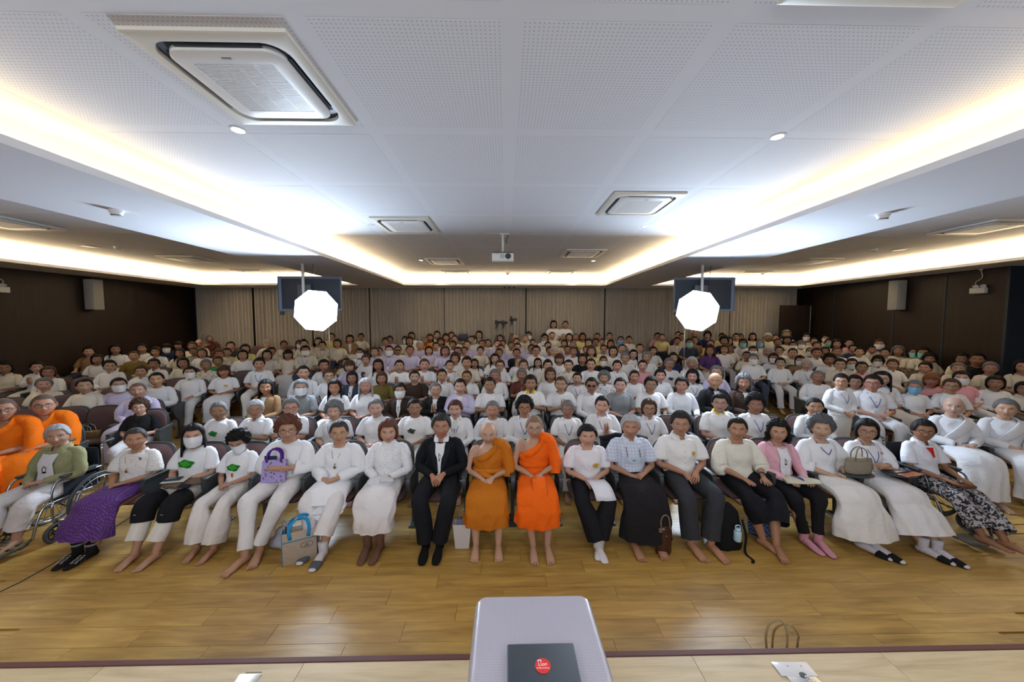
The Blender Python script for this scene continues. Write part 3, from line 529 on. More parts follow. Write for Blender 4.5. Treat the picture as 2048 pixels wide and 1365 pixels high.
TOP = [(.535, -.01, .182, .150), (.60, -.005, .178, .145), (.68, .008, .162, .128), (.78, .020, .172, .130), (.85, .028, .180, .128), (.915, .036, .178, .114), (.953, .042, .160, .094), (.981, .045, .130, .076), (1.003, .046, .098, .066), (1.018, .046, .078, .062)]
def front(x, z, ex=.004):
    zz = [t[0] for t in TOP]; yc, a, b2 = (np.interp(z, zz, [t[i] for t in TOP]) for i in (1, 2, 3)); return yc - b2 * math.sqrt(max(.05, 1 - (x / a) ** 2)) - ex - bust(x, z)
def bust(x, z): return .016 * math.exp(-((abs(x) - .07) / .06) ** 2 - ((z - .83) / .055) ** 2)
def top(kind='t', pose='lap', m='cloth', hi=False, hem=None, neck=.035, wide_sleeve=1., high=False):
    """kind: t/c short sleeves, l/s/d/j long sleeves, q three-quarter, p puff"""
    mb = MB(); n = 32 if hi else 16; T = list(TOP)
    if hem: T = [(hem, -.02, .20, .17)] + T
    if high: T = T + [(1.035, .044, .066, .062), (1.05, .042, .062, .060)]
    mb.tube([(0, y, z) for z, y, a, b2 in T], [a for z, y, a, b2 in T], [b2 for z, y, a, b2 in T], n=n, k=3 if hi else 2, caps=(1, 0 if not high else 0))
    v = mb.v[0]; 
    for i in range(len(v)):
        x, y, z = v[i]
        if y < .03: v[i][1] -= bust(x, z)
        if z > .973 and not high: f_ = (z - .973) / .045; v[i][2] -= neck * f_ * np.clip(-(y - .046) / .06, 0, 1) ** 1.5
    p = POSES[pose]
    for s in (-1, 1):
        e, w_ = np.array(p['e']) * (s, 1, 1), np.array(p['w']) * (s, 1, 1); S0 = SH * (s, 1, 1)
        if pose in ('lap', 'low', 'cross', 'stand') and s > 0: w_ = w_ + (0, -.012, .022)
        A, Bm = S0 * (.5, 1, 1.012), S0 + np.array((0, 0, -.004)); mid = (S0 + e) / 2 + np.array((s * .014, 0, 0)); W = wide_sleeve
        if kind in 'tc': pts, r = [A, Bm, mid, mid * .35 + e * .65], [.042, .053, .062 * W, .066 * W]
        elif kind == 'q': pts, r = [A, Bm, mid, e, e * .55 + w_ * .45], [.042, .053, .062 * W, .060 * W, .064 * W]
        elif kind == 'p': pts, r = [A, Bm, mid, e + np.array((s * .01, 0, 0)), e * .75 + w_ * .25, e * .7 + w_ * .3], [.045, .056, .070 * W, .078 * W, .06, .048]
        else: pts, r = [A, Bm, mid, e, (e + w_) / 2, w_ * .93 + e * .07], [.042, .053, .057 * W, .052 * W, .046 * W, .037 * W]
        mb.tube(pts, r, n=(16 if hi else 9), k=3 if hi else 2, side=None)
    mb.wob(.0045 if hi else .003, 17.)
    if pose == 'stand': mb.xf(Matrix.Translation((0, 0, .32)))
    return mb.mesh('top', m)
def bottom(kind='trousers', m='cloth', hi=False, legs=((.115, -.54), (.115, -.54)), hemz=.10, knee=(.135, -.43, .515), flare=1.):
    mb = MB(); n = 24 if hi else 12
    if kind == 'stand': 
        mb.tube([(0, 0, .98), (0, 0, .86), (0, .01, .5), (0, .01, .12)], [.17, .185, .17, .18], [.13, .145, .13, .13], n=n, k=3); return mb.mesh('bottom', m)
    mb.tube([(0, .09, .575), (0, .02, .575), (0, -.08, .56)], [.16, .185, .165], [.10, .12, .085], n=n, k=3)
    if kind == 'skirt':
        ay = legs[0][1]
        mb.tube([(0, .05, .56), (0, -.12, .565), (0, -.30, .56), (0, knee[1] - .01, .535), (0, knee[1] - .055, .44), (0, (knee[1] + ay) / 2 - .03, (.44 + hemz) / 2 + .02), (0, ay + .02, hemz)], [.185, .20, .215, .22, .222, .215 * flare, .22 * flare], [.10, .098, .095, .092, .105, .115, .13 * flare], n=n * 2, k=4 if hi else 3, caps=(1, 0), fold=(.012, 9, 2.))
    else:
        for s, (ax, ay) in zip((-1, 1), [q[:2] for q in legs]):
            h, kn, an = np.array((s * .09, .02, .56)), np.array((s * knee[0], knee[1], knee[2])), np.array((s * ax, ay + .01, hemz)); t = (an - kn); f = flare
            mb.tube([h, (h + kn) / 2 + (0, 0, .006), kn + (0, .03, .008), kn + (0, -.02, -.035), kn * .5 + an * .5 + (0, .0, 0), an], [.097, .094, .082, .082, .068 * f, .066 * f], n=n, k=4 if hi else 2, caps=(1, 0), fold=(.004 * f * f, 5, 2.))
    mb.wob(.004, 15.)
    return mb.mesh('bottom', m)

def hair(style='S', hi=False, l=1.):
    """shell of hair round the head, head-local"""
    NA, M1, M2 = (72, 18, 12) if hi else (36, 10, 7)
    P = dict(S=dict(t=.018, f=36, s=-2, n=-34, fr=0), J=dict(t=.027, f=34, s=2, n=-10, hang=.085), F=dict(t=.026, f=17, s=2, n=-10, hang=.085), L=dict(t=.022, f=36, s=2, n=-5, hang=.20), W=dict(t=.033, f=36, s=2, n=-5, hang=.12, cu=.007), T=dict(t=.013, f=40, s=4, n=-36, bun=1), C=dict(t=.042, f=34, s=-6, n=-36, cu=.009), Z=dict(t=.0035, f=38, s=3, n=-34))[style]
    th, hang, cu = P['t'], P.get('hang', 0) * l, P.get('cu', 0); az = np.linspace(-PI, PI, NA, endpoint=False); V = []; rows = []
    sm = lambda x, a, b2: np.clip((x - a) / (b2 - a), 0, 1) ** 2 * (3 - 2 * np.clip((x - a) / (b2 - a), 0, 1))
    aa = np.abs(np.degrees(az)); end = P['f'] + (P['s'] - P['f']) * sm(aa, 40, 68) + (P['n'] - P['s']) * sm(aa, 95, 125); hg = hang * sm(aa, 62, 80) if hang else np.zeros(NA)
    def surf(e, a, t):
        x, y, z = np.sin(a) * np.cos(e), -np.cos(a) * np.cos(e), np.sin(e); lo = np.clip(-z, 0, 1)
        return np.stack([(.086 + t) * x * (1 - .25 * lo ** 2), np.where(y < 0, (.090 + t * .8) * y, (.103 + t) * y * (1 - .25 * lo)), (.116 + t) * z], -1)
    for j in range(M1 + 1):
        u = j / M1; e = np.radians(90 + (end - 90) * u); t = th * (1 - .45 * u ** 3) * np.ones(NA); t = t * (1 - .35 * np.exp(-((np.sin(az) * np.cos(e)) / .12) ** 2) * (np.cos(az) > 0)) if style in 'LTWJ' else t
        p = surf(e, az, t)
        if cu: p = p * (1 + cu / .1 * (np.sin(az * 9 + 5 * u) * np.sin(u * 16 + az * 3)))[:, None] * 1.0
        elif style in 'SF': p = p * (1 + .02 * np.sin(az * 13 + 3 * np.sin(u * 9)))[:, None]
        rows.append(p)
    if hang:
        base = rows[-1]
        for j in range(1, M2 + 1):
            u = j / M2; p = base.copy(); p[:, 2] -= hg * u * (1 + .06 * np.sin(az * 11)); k = (hg / max(hang, 1e-6))
            out = (.010 if style in 'W' else .004) * np.sin(u * PI * .8) - (.016 if style in 'JF' else -.006) * u * u; r = np.linalg.norm(p[:, :2], axis=1) + 1e-6; p[:, :2] *= (1 + k * out / r)[:, None]
            if cu: p[:, :2] *= (1 + k * .10 * np.sin(u * 11 + az * 5))[:, None]
            if style == 'L': p[:, 1] -= k * u * .035 * (aa < 130); 
            rows.append(p)
    last = rows[-1]; inn = last * np.array((.86, .86, 1.0)); rows.append(inn); up = inn.copy(); up[:, 2] += hg * .9; up[:, :2] *= .97; rows.append(up)
    mb = MB(); n = NA; mb.add(np.vstack(rows), [(i * n + j, i * n + (j + 1) % n, (i + 1) * n + (j + 1) % n, (i + 1) * n + j) for i in range(len(rows) - 1) for j in range(n)])
    if P.get('bun'): mb.ball((0, .118, .005), .038, 10, 8)
    return mb.mesh('hair', 'hair')
def glasses(sun=False, rnd=True):
    mb = MB(); rr = .0019
    for s in (-1, 1):
        c = (s * .032, .0065); o = [(c[0] + .0235 * math.copysign(abs(math.cos(t)) ** (.9 if rnd else .55), math.cos(t)), -.099 - .0 * t + .010 * ((c[0] + .0235 * math.cos(t)) / .05) ** 2, c[1] + .0175 * math.copysign(abs(math.sin(t)) ** (.9 if rnd else .6), math.sin(t))) for t in np.linspace(0, 2 * PI, 19)]
        mb.tube(o, rr, n=5, k=1, side=None); mb.tube([(s * .056, -.088, .012), (s * .078, -.04, .014), (s * .082, .01, .012)], rr, n=5, k=1, side=None)
        if sun: mb.add([(q[0], q[1] + .001, q[2]) for q in o[:-1]], [tuple(range(18))])
    mb.tube([(-.009, -.106, .010), (0, -.110, .012), (.009, -.106, .010)], rr, n=5, k=1, side=None); return mb.mesh('glasses', 'gloss')
def mask():
    mb = MB(); V = []; nu, nv = 17, 9
    for j in range(nv):
        v = j / (nv - 1)
        for i in range(nu):
            u = i / (nu - 1) * 2 - 1; a = u * 1.22; z = -.002 - .100 * v - .010 * (1 - u * u) * (v - .5) + (.008 * (1 - abs(u)) if j == 0 else 0) + .012 * u * u * (1 - v); k = 1 - .26 * max(0, (-z - .02) / .1) ** 1.5
            V.append((.083 * math.sin(a) * k, -.101 * math.cos(a) - .020 * math.exp(-(u / .32) ** 2) * math.sin(PI * min(1, v * .85 + .12)), z))
    mb.add(V, [(j * nu + i, j * nu + i + 1, (j + 1) * nu + i + 1, (j + 1) * nu + i) for j in range(nv - 1) for i in range(nu - 1)])
    for s in (-1, 1):
        for z in (-.012, -.080): mb.tube([(s * .076, -.035, z), (s * .083, .012, .0 + z * .3)], .0012, n=4, k=1, side=None)
    return mb.mesh('face_mask', 'cloth')
def lanyard(pose='lap'):
    mb = MB(); dz = .32 if pose == 'stand' else 0
    for s in (-1, 1): mb.tube([(s * .055, .06, 1.015), (s * .066, .0, 1.0), (s * .06, front(s * .06, .93, .006), .93), (s * .035, front(.035, .85, .007), .85), (0, front(0, .765, .008), .765)], .0045, .002, n=5, k=2, side=(1, 0, 0))
    y = front(0, .72, .012); me_ = mb.xf(Matrix.Translation((0, 0, dz))) if dz else None; return mb.mesh('lanyard', 'plain')
def badge(pose='lap'):
    y = front(0, .72, .014); dz = .32 if pose == 'stand' else 0; return MB().bbox(-.032, y - .003, .675 + dz, .032, y, .765 + dz, .004).mesh('name_badge', 'plain', 'a')
def collar(hi=False, pose='lap', open_=1.):
    """folded shirt collar with two points"""
    mb = MB(); dz = .32 if pose == 'stand' else 0; R = []; n = 17
    for q in range(3):
        for i in range(n):
            t = -1 + 2 * i / (n - 1); a = PI + t * PI * .88; rx, ry = (.060, .060) if q == 0 else (.068, .066) if q == 1 else (.090, .082); z = (1.038, 1.046, 1.004)[q]; c = np.clip((abs(t) - .45) / .55, 0, 1)
            x, y = rx * math.sin(a), .045 + -ry * math.cos(a) * -1 if False else .045 - ry * math.cos(a); z -= c * (.030, .030, .052)[q] * open_
            if q == 2: y -= .020 * c; x *= 1 - .25 * c * (abs(t) > .9)
            R.append((x, y, z + dz))
    mb.add(R, [(j * n + i, j * n + i + 1, (j + 1) * n + i + 1, (j + 1) * n + i) for j in range(2) for i in range(n - 1)]); return mb.mesh('collar', 'cloth')
def patch(outline, m, name, ex=.006, nx=9):
    """flat print laid on the chest: outline in (x,z)"""
    mb = MB(); cx = sum(p[0] for p in outline) / len(outline); cz = sum(p[1] for p in outline) / len(outline); V = [(cx, front(cx, cz, ex), cz)]; K = 5
    for k in range(1, K + 1): V += [(cx + (p[0] - cx) * k / K, front(cx + (p[0] - cx) * k / K, cz + (p[1] - cz) * k / K, ex), cz + (p[1] - cz) * k / K) for p in outline]
    n = len(outline); F = [(0, 1 + i, 1 + (i + 1) % n) for i in range(n)]
    for k in range(K - 1): F += [(1 + k * n + i, 1 + k * n + (i + 1) % n, 1 + (k + 1) * n + (i + 1) % n, 1 + (k + 1) * n + i) for i in range(n)]
    mb.add(V, [q[::-1] for q in F]); return mb.mesh(name, m)
def blob(cx, cz, r, w=1., h=1., n=18, lob=.18, ph=0): return [(cx + r * w * math.cos(t) * (1 + lob * math.sin(5 * t + ph)), cz + r * h * math.sin(t) * (1 + lob * math.sin(4 * t + ph))) for t in np.linspace(0, 2 * PI, n, endpoint=False)]
def placket(pose='lap'):
    mb = MB(); dz = .32 if pose == 'stand' else 0
    for i in range(5): z = .93 - i * .065; mb.ball((0, front(0, z, .006), z + dz), .006, 6, 4)
    return mb.mesh('buttons', 'plain')
CACHE = {}
def get(key, fn, *a, **k):
    if key not in CACHE: CACHE[key] = fn(*a, **k)
    return CACHE[key]
SKINS = [(.44, .235, .15), (.49, .275, .185), (.38, .195, .12), (.53, .32, .225), (.34, .17, .10)]
HAIRC = dict(k=(.010, .0085, .008), g=(.20, .20, .205), w=(.55, .55, .56), b=(.085, .042, .025), r=(.10, .035, .025), o=(.33, .11, .035))
HNAME = dict(k='black', g='grey', w='white', b='brown', r='reddish', o='orange')
HST = dict(S='short {} hair', J='{} bob', F='fringed {} bob', L='long {} hair', W='wavy {} hair', T='tied-back {} hair', C='curly {} hair', B='bald head', Z='shaved head')
COLS = dict(W=((.80, .80, .82), 'white'), K=((.012, .012, .014), 'black'), L=((.60, .55, .74), 'lavender'), P=((.72, .36, .42), 'pink'), Y=((.74, .66, .30), 'pale yellow'), N=((.02, .03, .10), 'navy'), O=((.86, .17, .006), 'orange'), M=((.12, .035, .03), 'maroon'), G=((.02, .25, .07), 'green'), E=((.17, .13, .03), 'olive'), T=((.33, .19, .09), 'tan'), R=((.28, .29, .30), 'grey'), B=((.05, .03, .022), 'brown'), C=((.68, .63, .52), 'cream'), D=((.045, .055, .085), 'dark grey'), U=((.05, .13, .5), 'blue'), V=((.10, .04, .15), 'purple'))
TN = dict(t='T-shirt', l='blouse', c='collared shirt', s='long-sleeved shirt', j='blazer', m='robe', n='robe', d='cardigan')
BCOL = [(.70, .68, .68), (.02, .02, .025), (.72, .70, .66), (.05, .06, .10), (.70, .70, .72), (.10, .09, .09)]

def finish(me_or_obj): return me_or_obj

# ---------------------------------------------------------------- theatre chairs
def chair_meshes():
    bk = []
    for t in np.linspace(0, PI, 17): bk.append((.235 * math.copysign(abs(math.cos(t)) ** .55, math.cos(t)), .70 + .235 * math.sin(t) ** .75))
    out = [(-.19, .44), (.19, .44)] ; poly = [(.205, .44)] + [(x, z) for x, z in bk] + [(-.205, .44)]
    def slab(poly, y0, y1, k, name, m, bul=0.):
        mb = MB(); n = len(poly); c = (0, .66); rings = []
        for s_, yy in ((k, y0 + .012), (k * .985, y0 + .002), (k * .9, y0 - bul * .6), (k * .5, y0 - bul), (.02, y0 - bul)): rings.append([(p[0] * s_, yy + .10 * max(0, (p[1] - c[1]) * s_ + c[1] - .5) * .9 + .06 * (p[0] * s_) ** 2 * -3, c[1] + (p[1] - c[1]) * s_) for p in poly])
        bkr = [[(p[0] * s_, yy + .10 * max(0, (p[1] - c[1]) * s_ + c[1] - .5) * .9, c[1] + (p[1] - c[1]) * s_) for p in poly] for s_, yy in ((k, y1 - .01), (k * .96, y1), (.02, y1))]
        V = [p for r in bkr[::-1] + rings for p in r]; R_ = 8
        mb.add(V, [(i * n + j, (i + 1) * n + j, (i + 1) * n + (j + 1) % n, i * n + (j + 1) % n) for i in range(R_ - 1) for j in range(n)]); return mb.mesh(name, m)
    back = slab(poly, .205, .235, .95, 'backrest', 'uphol', .012); shell = slab(poly, .228, .252, 1.04, 'back_shell', 'chairshell')
    seat = MB().tube([(0, .20, .415), (0, .17, .415), (0, 0, .42), (0, -.17, .425), (0, -.235, .415), (0, -.25, .405)], [.20, .225, .235, .235, .215, .18], [.025, .040, .045, .042, .032, .015], n=20, k=2).mesh('seat', 'uphol')
    under = MB().tube([(0, .17, .375), (0, 0, .372), (0, -.17, .378), (0, -.22, .39)], [.20, .215, .21, .18], [.012, .018, .018, .01], n=14, k=2).mesh('seat_shell', 'chairshell')
    arm_p = [(.20, .655), (-.17, .665), (-.215, .655), (-.235, .62), (-.225, .55), (-.17, .46), (-.07, .37), (.02, .34), (.10, .36), (.15, .45), (.17, .60)]
    arm = MB().prism(arm_p, 'x', -.022, .022); arm.bbox(-.034, -.225, .652, .034, .20, .682, .014); a_me = arm.mesh('armrest', 'chairshell', 'a')
    leg = MB().prism([(.10, .38), (-.02, .38), (-.02, .05), (-.09, .02), (-.09, 0), (.14, 0), (.14, .02), (.08, .05)], 'x', -.02, .02).bbox(-.045, -.10, 0, .045, .16, .018, .006).mesh('floor_bracket', 'chairshell', 'a')
    return back, shell, seat, under, a_me, leg
CH = chair_meshes()
def chair(x, y, rz, label, near=True, both=False, group='theatre chairs'):
    t = thing('theatre_chair', label, 'chair', (x, y, FZ(y)), rz, group)
    obj('backrest', CH[0], t); obj('seat', CH[2], t)
    if near:
        obj('back_shell', CH[1], t); obj('seat_shell', CH[3], t)
        for s in ((-1, 1) if both else (1,)): obj('armrest', CH[4], t, (s * .295, 0, 0)); obj('floor_bracket', CH[5], t, (s * .295, 0, 0))
    else: obj('armrest', CH[4], t, (.295, 0, 0))
    return t

# (inserted before the audience loop) monk robes
def robe_meshes(hi=False, slope=.62):
    mb = MB(); n = 40 if hi else 24
    mb.tube([(0, y, z) for z, y, a, b2 in TOP], [a * 1.02 for z, y, a, b2 in TOP], [b2 * 1.03 for z, y, a, b2 in TOP], n=n, k=4, fold=(.004, 7, 1))
    v = mb.v[0]; zm = .94 + slope * v[:, 0] + .05 * (v[:, 1] > .04) * (v[:, 0] > 0); over = v[:, 2] > zm; v[:, 2] = np.minimum(v[:, 2], zm)
    mb.tube([(.05, .05, 1.02), (.12, .046, 1.005), (.185, .04, .96), (.225, .01, .84), (.24, -.03, .73), (.235, -.06, .63)], [.05, .068, .076, .086, .095, .105], [.05, .066, .070, .075, .072, .07], n=20, k=4, side=(0, 1, 0), caps=(1, 0), fold=(.008, 4, 1.5))
    mb.wob(.005, 16.); a = mb.mesh('robe', 'cloth')
    sk = bottom('skirt', 'cloth', hi, legs=((.115, -.50), (.115, -.50)), hemz=.30, flare=1.1)
    mb = MB(); mb.tube([(.135, .10, .99), (.105, .02, 1.028), (.085, front(.085, .96, .012), .968), (.01, front(.01, .90, .016), .90), (-.08, front(-.08, .85, .014), .855), (-.165, -.0, .815), (-.19, .04, .80)], [.035, .04, .035, .03, .028, .026, .02], .009, n=10, k=4, side=(.3, 0, -.9)).wob(.003, 30)
    return a, sk, mb.mesh('shoulder_fold', 'cloth')
def knot_mesh():
    mb = MB(); F_ = lambda x, z, e: front(x, z, e)
    mb.tube([(-.185, .02, .70), (-.12, F_(-.12, .71, .02), .71), (0, F_(0, .72, .03), .72), (.12, F_(.12, .71, .02), .71), (.19, .02, .70)], [.025, .032, .035, .032, .025], [.012, .018, .022, .018, .012], n=12, k=3, side=(0, 0, 1))
    mb.tube([(-.10, F_(-.08, .70, .03), .70), (-.03, F_(0, .69, .06), .70), (.04, F_(0, .66, .06), .66), (.02, F_(0, .63, .07), .62), (-.06, F_(0, .64, .06), .63), (-.11, F_(-.09, .67, .04), .67)], [.02, .04, .035, .035, .035, .02], [.015, .03, .03, .03, .03, .015], n=12, k=4, side=None)
    return mb.wob(.006, 40).mesh('belt_knot', 'cloth')
